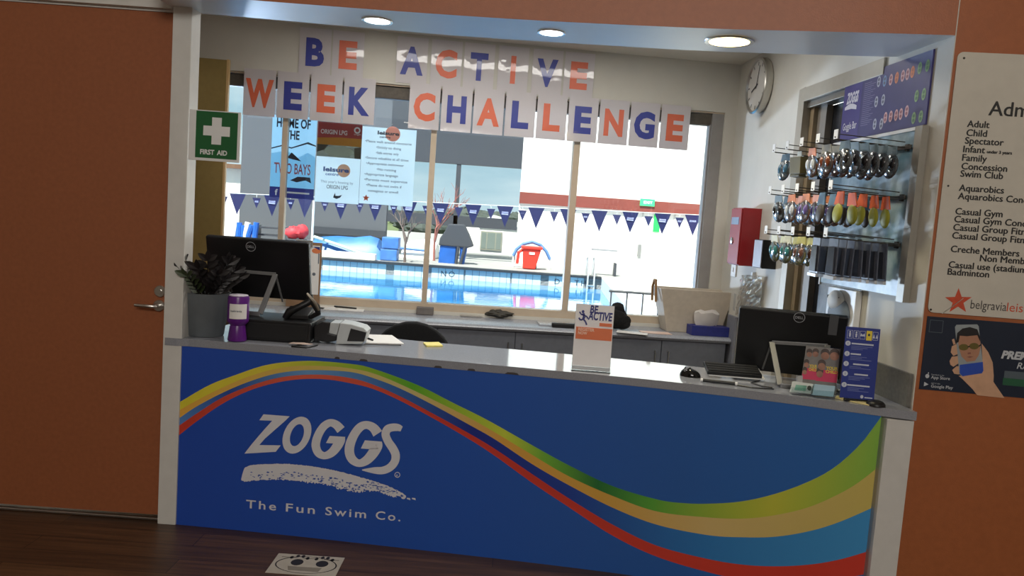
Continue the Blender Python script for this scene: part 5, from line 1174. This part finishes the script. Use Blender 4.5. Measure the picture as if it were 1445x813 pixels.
for px, py, s1, s2 in ((1313, 534, 'Download on the', 'App Store'), (1313, 546.5, 'GET IT ON', 'Google Play')):
    fwtext(px, py, s2, .0125, .012, WP, w_=.0036, nm='badge_lettering'); fwtext(px+.5, py-5, s1, .005, 0, WP, w_=.0036, nm='badge_lettering')
b = MB(); u, v = FW.uv(1308, 530.5); b.ellipse(FW, u, v, .0075, .0085, .0036); b.ellipse(FW, u+.003, v+.012, .002, .004, .0036, n=8); b.build('badge_mark', WP, t)
u, v = FW.uv(1306, 542); b = MB(); b.flat(FW, [(u-.007, v-.009), (u+.010, v), (u-.007, v+.009)], .0036); b.build('badge_mark', WP, t)
b = MB()
for p, q_ in (((1304, 524), (1335, 541)), ((1302.5, 537), (1334, 554))):
    (a0, b0), (a1, b1) = FW.uv(p[0], p[1]+9), FW.uv(q_[0], q_[1]-6)
b = MB(); (u0, v1), (u1, v0) = FW.uv(1312, 451), FW.uv(1329, 470)
for p, q_, r_, s_ in ((u0, u1, v0, v0+.002), (u0, u1, v1-.002, v1), (u0, u0+.002, v0, v1), (u1-.002, u1, v0, v1)): b.flat(FW, [(p, r_), (q_, r_), (q_, s_), (p, s_)], .0036)
b.build('empty_frame', mat('bar_grey', (84, 96, 104)), t)

# ================================================================== FLOOR STICKER
Q = [atz(*p, .0015) for p in ((388, 783), (484.5, 787.5), (478, 811.5), (376, 808.5))]; c_ = sum(Q, Vector())/4
F_ = Fr(c_, (1, 0, 0), (0, 1, 0), UP); pl = [((p-c_).x, (p-c_).y) for p in Q]; xs_ = [p[0] for p in pl]; ys_ = [p[1] for p in pl]
sx, sy = (max(xs_)-min(xs_))/2*.93, (max(ys_)-min(ys_))/2
t = thing('floor_sticker', 'pale rectangular floor sticker with an oval ring and footprints', 'sticker', c_)
MB().prism(F_, [(-sx, -sy), (sx, -sy), (sx, sy), (-sx, sy)], -.001, 0).build('sticker_sheet', mat('sticker_pale', (186, 180, 166), .5, var=.06), t)
b = MB(); b.ellipse(F_, 0, 0, sx*.9, sy*.86, .0004, 0, 40, ring=.045); b.build('oval_ring', SI, t)
for s_ in (-1, 1):
    b = MB(); cx = s_*sx*.37+.01
    b.ellipse(F_, cx, sy*.2, .026, .03, .0004, 0, 14); b.build('foot_pad', SI, t)
    for k_ in range(4):
        b = MB(); b.ellipse(F_, cx-.034+.0225*k_, sy*.2+.05+(.008 if k_ in (1, 2) else -.008), .008, .013, .0004, 0, 10); b.build('toe_mark', SI, t)
b = MB(); b.flat(F_, [(-sx*.42, -sy*.62), (sx*.45, -sy*.62), (sx*.5, -sy*.22), (-sx*.5, -sy*.22)], .0003); b.build('grey_panel', mat('sticker_grey', (136, 130, 118), .6, var=.1), t)
b = MB(); 
for k_ in range(3): b.flat(F_, [(-.12+.09*k_, sy*.62), (-.055+.09*k_, sy*.62), (-.055+.09*k_, sy*.70), (-.12+.09*k_, sy*.70)], .0004)
b.build('small_print', mat('sticker_grey', (136, 130, 118)), t)

# ================================================================== DOWNLIGHTS IN THE BULKHEAD
for k_, (px, py, col, en, lb) in enumerate(((532.5, 30, (255, 240, 225), 16, 'round white downlight, leftmost in the bulkhead over the counter'), (778, 47, (255, 246, 236), 16, 'round white downlight, middle one in the bulkhead over the counter'), (1029, 59.5, (255, 226, 150), 22, 'round warm downlight, rightmost in the bulkhead over the counter'))):
    p = atz(px, py, ZH-.004); r_ = (.060, .055, .092)[k_]
    t = thing('downlight', lb, 'downlight', p, 'downlights in the bulkhead')
    MB().lathe(p+Vector((0, 0, .0035)), [(r_*.9, 0), (r_*.92, -.004), (r_*1.1, -.005), (r_*1.14, 0)], 32, close=False).build('trim_ring', CHROME, t, smooth=True)
    b = MB(); b.add([p+Vector((r_*.93*cos(2*pi*i/32), r_*.93*sin(2*pi*i/32), 0)) for i in range(32)], [tuple(range(31, -1, -1))]); b.build('lit_diffuser', mat('lamp_glow_%d' % k_, col, .5, var=0, emit=9), t)
    l = light('downlight_lamp', 'SPOT', p-Vector((0, 0, .012)), p-Vector((0, 0, 1)), en, tuple(c/255 for c in col), spot_size=radians(120), spot_blend=.6, shadow_soft_size=.05)
#@@OUTSIDE
# ================================================================== THE POOL OUTSIDE
CONC = mat('pale_concrete', (150, 150, 148), .8, var=.05, scale=2); GREYW = mat('grey_cladding', (88, 92, 99), .7, var=.04, scale=.6); DGREY = mat('dark_grey_steel', (58, 62, 70), .6, var=.05)
WALLW = mat('sunlit_white_wall', (244, 243, 240), .7, var=.01); TILEW = mat('pool_tile_white', (196, 214, 216), .3, var=.04, scale=3); TILED = mat('pool_tile_dark', (40, 58, 78), .4, var=.1)
ZW = -.35; YF = 22.6
b = MB(); b.box(*box3(-30, 30, 5.56, 7.4, -.2, -.02)); struct(b, 'pool_deck', CONC, stay=True)
b = MB(); b.box(*box3(-40, 40, YF, 60, -.5, 0)); struct(b, 'far_deck', CONC, stay=True)
b = MB(); b.box(*box3(-160, 160, 60, 190, -1.5, -.4)); struct(b, 'ground', mat('far_grass', (92, 104, 66), .9, var=.2, scale=.3), stay=True)
def water():
    M = bpy.data.materials.new('pool_water'); M.use_nodes = True; t = M.node_tree; p = t.nodes['Principled BSDF']
    c = t.nodes.new('ShaderNodeTexCoord'); n = t.nodes.new('ShaderNodeTexNoise'); n.inputs['Scale'].default_value = .45; n.inputs['Detail'].default_value = 3
    r = t.nodes.new('ShaderNodeValToRGB'); r.color_ramp.elements[0].color = lin((40, 112, 176))+[1]; r.color_ramp.elements[1].color = lin((78, 150, 204))+[1]; r.color_ramp.elements[0].position = .35; r.color_ramp.elements[1].position = .65
    mp = t.nodes.new('ShaderNodeMapping'); mp.inputs['Scale'].default_value = (1, 3, 1); n2 = t.nodes.new('ShaderNodeTexNoise'); n2.inputs['Scale'].default_value = 1.6; n2.inputs['Detail'].default_value = 3
    bp = t.nodes.new('ShaderNodeBump'); bp.inputs['Strength'].default_value = .05; bp.inputs['Distance'].default_value = .05
    t.links.new(c.outputs['Object'], n.inputs['Vector']); t.links.new(n.outputs['Fac'], r.inputs['Fac']); t.links.new(r.outputs['Color'], p.inputs['Base Color'])
    t.links.new(c.outputs['Object'], mp.inputs['Vector']); t.links.new(mp.outputs['Vector'], n2.inputs['Vector']); t.links.new(n2.outputs['Fac'], bp.inputs['Height']); t.links.new(bp.outputs['Normal'], p.inputs['Normal'])
    p.inputs['Roughness'].default_value = .02; p.inputs['IOR'].default_value = 1.33
    return M
XE0, XE1 = 1.85, 2.58   # right edge of the pool, near and far
b = MB(); b.add([(-30, 7.4, ZW), (XE0-.01, 7.4, ZW), (XE1-.01, YF-.014, ZW), (-30, YF-.014, ZW)], [(0, 1, 2, 3)]); o = b.build('pool_water', water(), None, stay=True); o['kind'] = 'stuff'; o['label'] = 'blue rippled water of the outdoor pool beyond the window'; o['category'] = 'water'
b = MB(); b.add([(XE0, 7.4, -1.5), (40, 7.4, -1.5), (40, YF, -1.5), (XE1, YF, -1.5), (XE0, 7.4, 0), (40, 7.4, 0), (40, YF, 0), (XE1, YF, 0)], [(3, 2, 1, 0), (4, 5, 6, 7), (0, 1, 5, 4), (1, 2, 6, 5), (2, 3, 7, 6), (3, 0, 4, 7)]); struct(b, 'side_deck', mat('white_concrete', (236, 234, 228), .8, var=.03, scale=2), stay=True)
# far pool wall with its tile panels
PWF = Fr((0, YF, 0), (1, 0, 0), UP, (0, -1, 0))
b = MB(); b.fbox(PWF, -30, XE1, -1.5, -.001, -.1, .0); pw = struct(b, 'wall_pool', TILED, stay=True)
b = MB(); b.fbox(PWF, -30, XE1-.02, -.05, .012, -.25, .10); b.build('coping', mat('dark_grating', (40, 46, 52), .6, var=.1), pw)
GRT = mat('tile_grout', (120, 136, 144), .6, var=0)
for x0, x1, tx in ((455, 544, ''), (556, 598, ''), (609, 654, 'NO'), (657, 720, ''), (723, 763, ''), (775, 803, 'D'), (806, 824, 'TH')):
    u0, u1 = PWF.uv(x0, 385)[0], PWF.uv(x1, 392)[0]
    b = MB(); b.fbox(PWF, u0, u1, ZW-.05, -.052, .001, .012, 0)
    k_ = 1
    while u0+.2*k_ < u1-.05: b.flat(PWF, [(u0+.2*k_-.008, ZW-.05), (u0+.2*k_+.008, ZW-.05), (u0+.2*k_+.008, -.052), (u0+.2*k_-.008, -.052)], .0125, 1); k_ += 1
    tp = b.build('tile_panel', [TILEW, GRT], pw)
    if tx:
        b = MB(); b.text(PWF, tx, lerp(u0, u1, .3), -.29, .17, .013, bold=.0, spacing=1.4); b.build('tile_lettering', INK, tp)
# pavilion: grey wall, lintel, post; white hall; all one far facade line
YV = 27.0; VF = Fr((0, YV, 0), (1, 0, 0), UP, (0, -1, 0))
ux = lambda px, py=240: VF.uv(px, py)[0]
vz = lambda px, py: VF.uv(px, py)[1]
t = thing('pavilion', 'grey clad pavilion with dark lintel and post across the pool', 'building', (ux(450), YV, 0))
b = MB(); b.fbox(VF, ux(340), ux(549), 0, 6.6, -.3, 0); b.build('grey_wall', GREYW, t)
b = MB(); b.fbox(VF, ux(549), ux(736), vz(640, 231), 6.6, -.3, .0); b.build('lintel', DGREY, t)
b = MB(); b.fbox(VF, ux(644), ux(650), 0, vz(640, 231)+.01, -.2, -.02); b.build('post', DGREY, t)
b = MB(); b.fbox(VF, ux(549), ux(735), vz(640, 319), vz(640, 304), -.15, -.02); b.build('shade_rail', DGREY, t)
b = MB(); b.fbox(VF, ux(447), ux(549), vz(500, 333), vz(500, 323), 0, .12); b.build('base_rail', DGREY, t)
t = thing('white_hall', 'bright sunlit white hall with a red-brown beam beyond the pool', 'building', (6, YV, 0))
b = MB(); b.fbox(VF, ux(736), 14, 0, 6.6, -.3, 0); b.build('hall_wall', WALLW, t)
b = MB(); b.fbox(VF, ux(736), 14, vz(850, 295), vz(850, 279), 0, .12); b.build('beam', mat('red_brown_beam', (128, 62, 54), .6, var=.08, scale=2), t)
for px in (845, 905, 950):
    b = MB(); b.fbox(VF, ux(px, 330)-.03, ux(px, 330)+.03, 0, vz(850, 296), .0, .02); b.build('door_frame', mat('pale_frame', (206, 206, 204), .6), t)
b = MB(); b.fbox(VF, ux(902, 350)-.06, ux(902, 350)+.06, vz(902, 362), vz(902, 345), .02, .06); b.build('door_pull', mat('pull_grey', (150, 150, 150), .4, .4), t)
SGN = mat('exit_green', (60, 196, 120), .4, var=0, emit=.9)
tt = thing('exit_sign', 'small green and white exit sign on the red-brown beam', 'sign', VF.at(912, 287, .2))
b = MB(); u, v = VF.uv(902, 289); u1, v1 = VF.uv(923, 283); b.fbox(VF, u, u1, min(v, v1)-.03, max(v, v1)+.03, .12, .17); b.build('sign_box', SGN, tt)
b = MB(); b.text(VF, 'EXIT', u+.12, (v+v1)/2-.04, .09, .172, width=.3, bold=.03); b.build('sign_lettering', WHITE, tt)
u, v = VF.uv(921, 327); u1, v1 = VF.uv(932, 303)
tag(MB().fbox(VF, u, u1, v, v1, .005, .03).build('door_notice', mat('notice_green', (40, 190, 90), .5, emit=.35), None), 'square green notice on the white hall door beyond bunting', 'notice')
# low white building far left
t = thing('low_building', 'low white building at far left beyond the pool', 'building', (ux(300), 29, 0)); GF = Fr((0, 29, 0), (1, 0, 0), UP, (0, -1, 0))
b = MB(); b.fbox(GF, -16, GF.uv(338, 290)[0], 0, GF.uv(330, 238)[1], -3, 0); b.build('building_wall', WALLW, t)
b = MB(); b.fbox(GF, -16.2, GF.uv(338, 290)[0]+.2, GF.uv(330, 238)[1], GF.uv(330, 232)[1], -3.2, .3); b.build('roof_slab', mat('brown_fascia', (116, 86, 66), .6), t)
# cabin with gable roof
YC_ = 31.0; C2 = Fr((0, YC_, 0), (1, 0, 0), UP, (0, -1, 0)); cu0, cu1 = C2.uv(655, 350)[0], C2.uv(730, 350)[0]; ct = C2.uv(700, 319)[1]; cz0 = 0
t = thing('cabin', 'white gabled cabin with a sliding window beyond the pool', 'building', ((cu0+cu1)/2, YC_, 0))
b = MB(); b.fbox(C2, cu0, cu1, 0, ct, -2.4, 0); b.build('cabin_wall', WALLW, t)
ap = C2.uv(697, 303.5)[1]; ca_ = C2.uv(697, 304)[0]
b = MB(); b.prism(C2, [(C2.uv(676, 312)[0], ct+.02), (cu1+.12, ct+.02), (cu1+.12, ct+.16), (ca_, ap), (C2.uv(676, 312)[0], ct+.16)], -2.5, .12); b.build('gable_roof', mat('roof_white', (226, 228, 228), .5), t)
p0, p1 = C2.uv(677, 352), C2.uv(709, 328)
b = MB(); b.fbox(C2, p0[0], p1[0], p0[1], p1[1], 0, .05); wi = b.build('window_frame', mat('cabin_frame', (150, 152, 140), .5), t)
for a0, a1 in ((.05, .27), (.32, .68), (.73, .95)): MB().fbox(C2, lerp(p0[0], p1[0], a0), lerp(p0[0], p1[0], a1), p0[1]+.05, p1[1]-.05, .05, .06).build('pane', mat('cabin_pane', (120, 132, 128), .2), wi)
# hooded blue trolley under the post
YH = 24.2; HF = Fr((0, YH, 0), (1, 0, 0), UP, (0, -1, 0))
t = thing('hooded_trolley', 'blue pool trolley under a dark grey hood by the pavilion post', 'trolley', HF.at(637, 380))
def hq(pts): return [HF.uv(*p) for p in pts]
MB().prism(HF, hq([(633, 316), (655, 317), (662, 332), (668, 348), (660, 350), (619, 346), (621, 336), (628, 326)]), -.45, .05).build('hood', mat('hood_grey', (62, 66, 74), .8, var=.08), t, bevel=.04)
MB().prism(HF, hq([(621, 346), (644, 347.5), (641, 376), (618, 374)]), -.4, .0).build('blue_cover', mat('tarp_blue', (30, 92, 176), .5, var=.15, scale=3), t, bevel=.03)
MB().prism(HF, hq([(649, 348), (659, 349), (654, 374), (648, 374)]), -.4, .0).build('blue_panel', mat('tarp_blue', (30, 92, 176)), t)
for a, c_ in (((647, 348), (643, 378)), ((656, 349), (649, 378))):
    p, q_ = HF.at(*a, .06), HF.at(*c_, .06); q_.z = 0; MB().tube([p, q_], .045, 8).build('leg', DGREY, t)
# pool cover heap, crates, dinghy
YT = 23.8; TF2 = Fr((0, YT, 0), (1, 0, 0), UP, (0, -1, 0))
def tq(pts): return [TF2.uv(*p) for p in pts]
def down(pl): return [(u, max(v, .001)) for u, v in pl]
t = thing('pool_cover', 'heap of pale blue pool cover sheeting at far left poolside', 'pool cover', TF2.at(490, 372))
TAR = mat('cover_blue', (52, 112, 184), .45, var=.35, scale=1.5)
TF3 = Fr((0, 26.1, 0), (1, 0, 0), UP, (0, -1, 0))
def heap(mb, top, z0, depth, TF2=TF2):
    "folded sheet: ridge polyline in the front plane falling back to the deck"
    n = len(top); vs = []
    for (u, v) in top: vs += [TF2.pt(u, 0, .35), TF2.pt(u, v*.62, .22), TF2.pt(u, v, -.15), TF2.pt(u, v*.7, -depth), TF2.pt(u, 0, -depth-.1)]
    fs = [(5*i+k_, 5*i+5+k_, 5*i+6+k_, 5*i+1+k_) for i in range(n-1) for k_ in range(4)]+[(0, 1, 2, 3, 4), tuple(5*(n-1)+k_ for k_ in (4, 3, 2, 1, 0))]
    mb.add(vs, fs)
b = MB(); heap(b, tq([(443, 336), (455, 334), (475, 333), (500, 335), (521, 333), (534, 337), (540, 350)]), 0, 1.2); b.build('cover_sheet', TAR, t, smooth=True)
p, q_ = TF2.at(443, 334, .3), TF2.at(524, 369, .42); q_.z = max(q_.z, .06); MB().tube([p, lerp(p, q_, .5)+Vector((0, -.02, .02)), q_], .045, 8).build('pale_edge', mat('cover_edge', (190, 214, 206), .5), t, smooth=True)
t = thing('white_tray', 'long white low trough at poolside in front of pale blue cover', 'trough', TF2.at(480, 372, .9))
MB().box(Vector((TF2.uv(490, 368)[0]+.2, YT-.72, .1)), (1.6, .3, .19)).build('trough_body', WALLW, t, bevel=.03)
t = thing('blue_crate_stack', 'blue pierced crates behind the bare tree across the pool', 'crate', TF2.at(552, 374)); CRB = mat('crate_blue', (70, 120, 190), .5, var=.2, scale=4)
for k_ in range(2):
    z0 = .01+.36*k_; cx = TF2.uv(552, 360)[0]
    MB().box(Vector((cx+.03*k_, YT-.3, z0+.17)), (.5, .45, .34)).build('crate', CRB, t, bevel=.03)
t = thing('white_sheeting', 'white folded sheeting with a blue edge behind the second mullion', 'sheeting', TF2.at(585, 374))
b = MB(); heap(b, [(u, v) for u, v in [TF3.uv(*p_) for p_ in ((568, 350), (575, 341), (590, 339), (606, 337), (616, 343))]], 0, .9, TF3); b.build('sheet_fold', WALLW, t, smooth=True)
p, q_ = TF3.at(563, 350, .40), TF3.at(603, 354, .40); MB().tube([p, q_], .04, 8).build('blue_edge', CRB, t)
# bare trees
BARK = mat('bare_bark', (104, 92, 88), .9, var=.15)
def bare_tree(name, label, px, py, Y, H, seed, mt):
    random.seed(seed); p = aty(px, py, Y); p.z = 0; t = thing('bare_tree', label, 'tree', p); b = MB()
    def br(q_, d, L, r_, dep):
        e_ = q_+d*L; m_ = lerp(q_, e_, .5)+Vector((random.uniform(-.04, .04), random.uniform(-.04, .04), 0))*L; b.tube([q_, m_, e_], [r_, r_*.85, r_*.65], 6)
        if dep:
            for k_ in range(3 if dep > 1 else 2): br(lerp(q_, e_, random.uniform(.55, 1)), (d+Vector((random.uniform(-.75, .75), random.uniform(-.5, .5), random.uniform(-.1, .5)))).normalized(), L*random.uniform(.55, .8), r_*.6, dep-1)
    br(p, Vector((0, 0, 1)), H*.4, .045, 4); b.build('branches', mt, t)
bare_tree('bare_tree', 'small bare tree at poolside left of the second mullion', 571, 372, 23.2, 1.9, 3, BARK)
bare_tree('bare_tree', 'taller bare reddish tree behind the second mullion', 612, 372, 25.0, 2.6, 8, mat('reddish_bark', (150, 98, 92), .9))
# bundles and bags at far left
random.seed(12)
SB = mat('float_blue', (40, 100, 190), .4, var=.2, scale=4)
t = thing('float_bundle', 'bundle of blue foam floats at far left poolside', 'floats', aty(342, 372, 24.3))
for k_ in range(6):
    p = aty(326+6.5*k_, 372, 24.3); p.z = .06; q_ = aty(332+6.0*k_, 318-4*(k_ % 2), 24.3); MB().tube([p, lerp(p, q_, .5)+Vector((random.uniform(-.1, .1), 0, 0)), q_], .09, 8).build('float', SB if k_ % 3 else WALLW, t, smooth=True)
p = aty(417, 372, 24.3); p.z = 0; t = thing('red_bag', 'red fabric bag on a dark stand right of the first mullion', 'bag', p)
zr = aty(417, 328, 24.3).z
b = MB(); b.blob((p.x-.12, p.y, zr-.02), (.24, .25, .20), 12, 7, .18); b.blob((p.x+.14, p.y, zr+.03), (.20, .22, .22), 12, 7, .18); b.build('bag_body', mat('bag_red', (214, 64, 74), .6, var=.15, scale=5), t, smooth=True)
b = MB(); b.box((p.x, p.y, (zr-.2)/2), (.55, .4, zr-.2)); b.build('bag_stand', DGREY, t, bevel=.02)
p = aty(381, 372, 24.7); p.z = 0; zr = aty(381, 318, 24.7).z; t = thing('equipment_rack', 'grey equipment rack left of the first mullion across the pool', 'rack', p)
for sx_ in (-.42, .42): MB().box((p.x+sx_, p.y, zr/2), (.07, .4, zr)).build('rack_post', mat('rack_grey', (150, 156, 162), .5), t)
for z_ in (.3, zr*.6, zr*.9): MB().box((p.x, p.y, z_), (.78, .38, .05)).build('rack_shelf', DGREY, t)
q_ = aty(443, 283, 22.95); p = Vector((q_.x, 22.95, 0)); q_ = aty(443, 283, 22.95)
t = thing('white_pole', 'thin white pole at poolside left of pale blue pool cover', 'pole', p); MB().tube([p, q_], .035, 8).build('pole_shaft', WALLW, t, smooth=True); MB().lathe(p, [(.16, 0), (.16, .03), (.05, .06)], 16).build('pole_base', WALLW, t)
# red wheelie bin with a curved blue hose over it
BF = Fr((0, 23.9, 0), (1, 0, 0), UP, (0, -1, 0)); bu0, bu1 = BF.uv(738, 350)[0], BF.uv(764, 350)[0]; bt_ = BF.uv(750, 352)[1]; wb = bu1-bu0
t = thing('wheelie_bin', 'bright red wheelie bin under a blue arch on the far poolside', 'bin', BF.pt((bu0+bu1)/2, 0, -.2)); RB = mat('bin_red', (226, 58, 44), .4, var=.03)
b = MB(); vs = []
for k_, (z_, ins) in enumerate(((.02, .09), (bt_, .0))):
    vs += [BF.pt(bu0+ins*.4, z_, -ins*.3), BF.pt(bu1-ins*1.6, z_, -ins*.3), BF.pt(bu1-ins*1.6, z_, -.55+ins), BF.pt(bu0+ins*.4, z_, -.55+ins)]
b.add(vs, [(3, 2, 1, 0), (4, 5, 6, 7)]+[(i, (i+1) % 4, 4+(i+1) % 4, 4+i) for i in range(4)]); b.build('bin_body', RB, t, bevel=.03)
b = MB(); b.fbox(BF, bu0-.05, bu1+.04, bt_, bt_+.09, -.6, .05); b.build('bin_lid', RB, t, bevel=.03)
b = MB(); b.fbox(BF, bu0+wb*.36, bu0+wb*.66, bt_*.74, bt_*.86, -.012, .012); b.build('bin_label', PAPER, t)
for s_ in (bu0+.06, bu1-.12):
    b = MB(); b.lathe(BF.pt(s_, .10, -.58), [(.10, -.025), (.10, .025)], 16, axis=BF.x); b.build('wheel', BLACK, t)
MB().tube([BF.at(737, 353, -.1), BF.at(732, 356, .0), BF.at(729.5, 372, .0)], .05, 8).build('red_strap', RB, t, smooth=True)
t = thing('blue_hose_arch', 'blue-grey hose arching over the red wheelie bin', 'hose', BF.at(725, 362, -.7))
hp = [BF.at(724.5, 361, -.8), BF.at(729, 352, -.8), BF.at(738, 344.5, -.8), BF.at(751, 341.5, -.8), BF.at(763, 346, -.8), BF.at(771, 355, -.8), BF.at(776, 366, -.8)]
g0 = hp[0].copy(); g0.z = 0; g1 = hp[-1].copy(); g1.z = 0
MB().tube(hp, .055, 8).build('hose', mat('hose_blue', (92, 132, 190), .4), t, smooth=True)
for a, g in ((hp[0], g0), (hp[-1], g1)): MB().tube([g, a], .03, 8).build('hose_stake', WALLW, t)
# pool ladder, bench and railing at the right
LF = Fr((0, 22.5, 0), (1, 0, 0), UP, (0, -1, 0))
t = thing('pool_ladder', 'pale steel pool ladder rails behind the acrylic sign', 'ladder', LF.at(836, 396))
for px in (829, 838):
    p = LF.at(px, 396); MB().tube([(p.x, 22.4, -.8), (p.x, 22.45, .35), (p.x, 22.6, .55), (p.x, 22.8, .58), (p.x, 23.02, .5), (p.x, 23.05, .01)], .028, 8).build('ladder_rail', mat('rail_pale', (200, 204, 206), .3, .5), t, smooth=True)
for z_ in (-.25, -.5): p = LF.at(829, 396); q_ = LF.at(838, 396); MB().tube([(p.x, 22.4, z_), (q_.x, 22.4, z_)], .02, 6).build('ladder_rung', CHROME, t)
t = thing('grey_bench', 'low grey slatted bench on the sunlit poolside at right', 'bench', aty(852, 405, 23.6)*1.0)
p = aty(851, 398, 23.6); p.z = .42; MB().box(p, (.75, .4, .05)).build('bench_seat', mat('bench_grey', (140, 142, 146), .6), t)
t.location = (p.x, p.y, 0)
for s_ in (-.32, .32): MB().box((p.x+s_, p.y, .2), (.06, .36, .398)).build('bench_leg', DGREY, t)
for o in [c for c in bpy.data.objects if c.parent == t]: o.matrix_parent_inverse = Matrix.Identity(4)
t = thing('pool_railing', 'thin dark steel railing on near deck right of the black hat', 'railing', (aty(885, 430, 7.2).x, 7.2, 0)); RL = mat('rail_dark', (88, 90, 94), .4, .5)
rx0, rx1 = aty(858, 430, 7.2).x, aty(1000, 430, 7.2).x; zt2 = aty(880, 412, 7.2).z
MB().tube([(rx0, 7.2, zt2), (rx1, 7.2, zt2-.0)], .012, 8).build('top_rail', RL, t, smooth=True)
for k_ in range(7):
    x_ = lerp(rx0+.02, rx1-.02, k_/6); MB().tube([(x_, 7.2, -.02), (x_, 7.2, zt2)], .009, 6).build('railing_post', RL, t, smooth=True)
# bunting
YB = 11.0; t = thing('bunting', 'string of dark blue triangular backstroke flags hung across the pool', 'bunting', (0, YB, 0)); t.location = (0, YB, 1.4)
def strz(px): return 273+(px-335.6)*(303-273)/(978-335.6)+6*(((px-655)/330)**2-1)*-0+0
FLB = mat('flag_navy', (26, 33, 84), .6, var=.05, trans=.06); FLP = mat('flag_print', (176, 184, 222), .6, var=0)
pts = [aty(px, strz(px), YB) for px in range(250, 1100, 25)]; MB().tube(pts, .005, 6).build('string', mat('string_white', (214, 214, 210), .6), t)
big = [290, 335.6, 384, 431, 481, 529.7, 577, 622, 668, 713, 757, 802, 846, 890, 935.4, 978, 1022]
for k_, px in enumerate(big):
    for (cx, hw, hh) in (((px, 11.5, 30),) if k_ == len(big)-1 else ((px, 11.5, 30), ((px+big[k_+1])/2+2.5, 6, 15.5))):
        y0 = strz(cx)+(0 if hw > 8 else 4.5); sl = .055
        A, B_, C_ = aty(cx-hw, y0-hw*sl+.6, YB), aty(cx+hw, y0+hw*sl+.6, YB), aty(cx-hh*.03, y0+hh, YB)
        tilt_ = Vector((0, random.uniform(-.03, .03), 0))
        C_ = C_+tilt_
        b = MB(); nrm = Vector((0, .0012, 0)); b.add([A-nrm, B_-nrm, C_-nrm, A+nrm, B_+nrm, C_+nrm], [(0, 2, 1), (3, 4, 5), (0, 1, 4, 3), (1, 2, 5, 4), (2, 0, 3, 5)]); fo = b.build('flag', FLB, t)
        FF = Fr(lerp(A, B_, .5)+Vector((0, -.0035, 0)), B_-A, UP, (0, -1, 0)); wd = (B_-A).length
        b = MB(); b.text(FF, 'ZOGGS', -wd*.2, -wd*.42, wd*.10, 0, width=wd*.42, bold=.04); b.flat(FF, [(-wd*.2, -wd*.50), (wd*.22, -wd*.52), (wd*.2, -wd*.46), (-wd*.2, -wd*.45)], 0); b.build('flag_print', FLP, fo)
        if hw <= 8: MB().tube([aty(cx, strz(cx), YB), aty(cx, y0, YB)], .004, 5).build('flag_loop', mat('string_white', (214, 214, 210)), fo)
for px in (262, 1090):
    p = aty(px, strz(px), YB); MB().tube([(p.x, YB, ZW-.2), (p.x, YB, p.z+.05)], .025, 8).build('bunting_post', RL, t)
# distant trees
random.seed(40); TRG = mat('distant_foliage', (66, 74, 70), .9, var=.25, scale=1.2, bump=.4, bscale=4)
for k_, (px, py, Y, r_, lb) in enumerate(((612, 312, 64, 2.6, 'grey green distant tree just right of the second mullion'), (640, 304, 74, 3.0, 'distant tree behind the dark pavilion post'), (690, 301, 87, 3.4, 'rounded distant tree above the cabin roof'), (722, 303, 101, 3.2, 'distant tree at the edge of the white hall'), (585, 314, 116, 3.8, 'distant bushy tree left of the second mullion'))):
    p = aty(px, py, Y); t = thing('distant_tree', lb, 'tree', (p.x, Y, -.4), 'distant trees beyond the pool')
    zt3 = p.z+.6; b = MB()
    for q_ in range(9): b.blob((p.x+random.uniform(-.8, .8)*r_, Y+random.uniform(-.6, .6)*r_, max(r_*.4, zt3-r_*.55)-random.uniform(0, .5)*r_), (r_*random.uniform(.45, .7), r_*.6, min(r_*random.uniform(.35, .5), zt3*.45)), 14, 9, .14)
    b.build('foliage', TRG, t); MB().tube([(p.x, Y, -.4), (p.x, Y, max(.6, zt3-r_*.6))], .2, 8).build('trunk', BARK, t)

# made-up fixture around the added fill lamp, unseen on the reception ceiling
t = thing('fill_light_panel', 'long white added fill light panel above the window bench', 'ceiling light', (-.1, 4.45, 2.656))
MB().box((-.1, 4.45, 2.662), (2.3, .42, .010)).build('light_frame', WHITE, t, bevel=.002)
MB().box((-.1, 4.45, 2.6568), (2.2, .35, .0008)).build('lit_diffuser', mat('fill_panel_glow', (255, 246, 228), .5, var=0, emit=2.0), t)
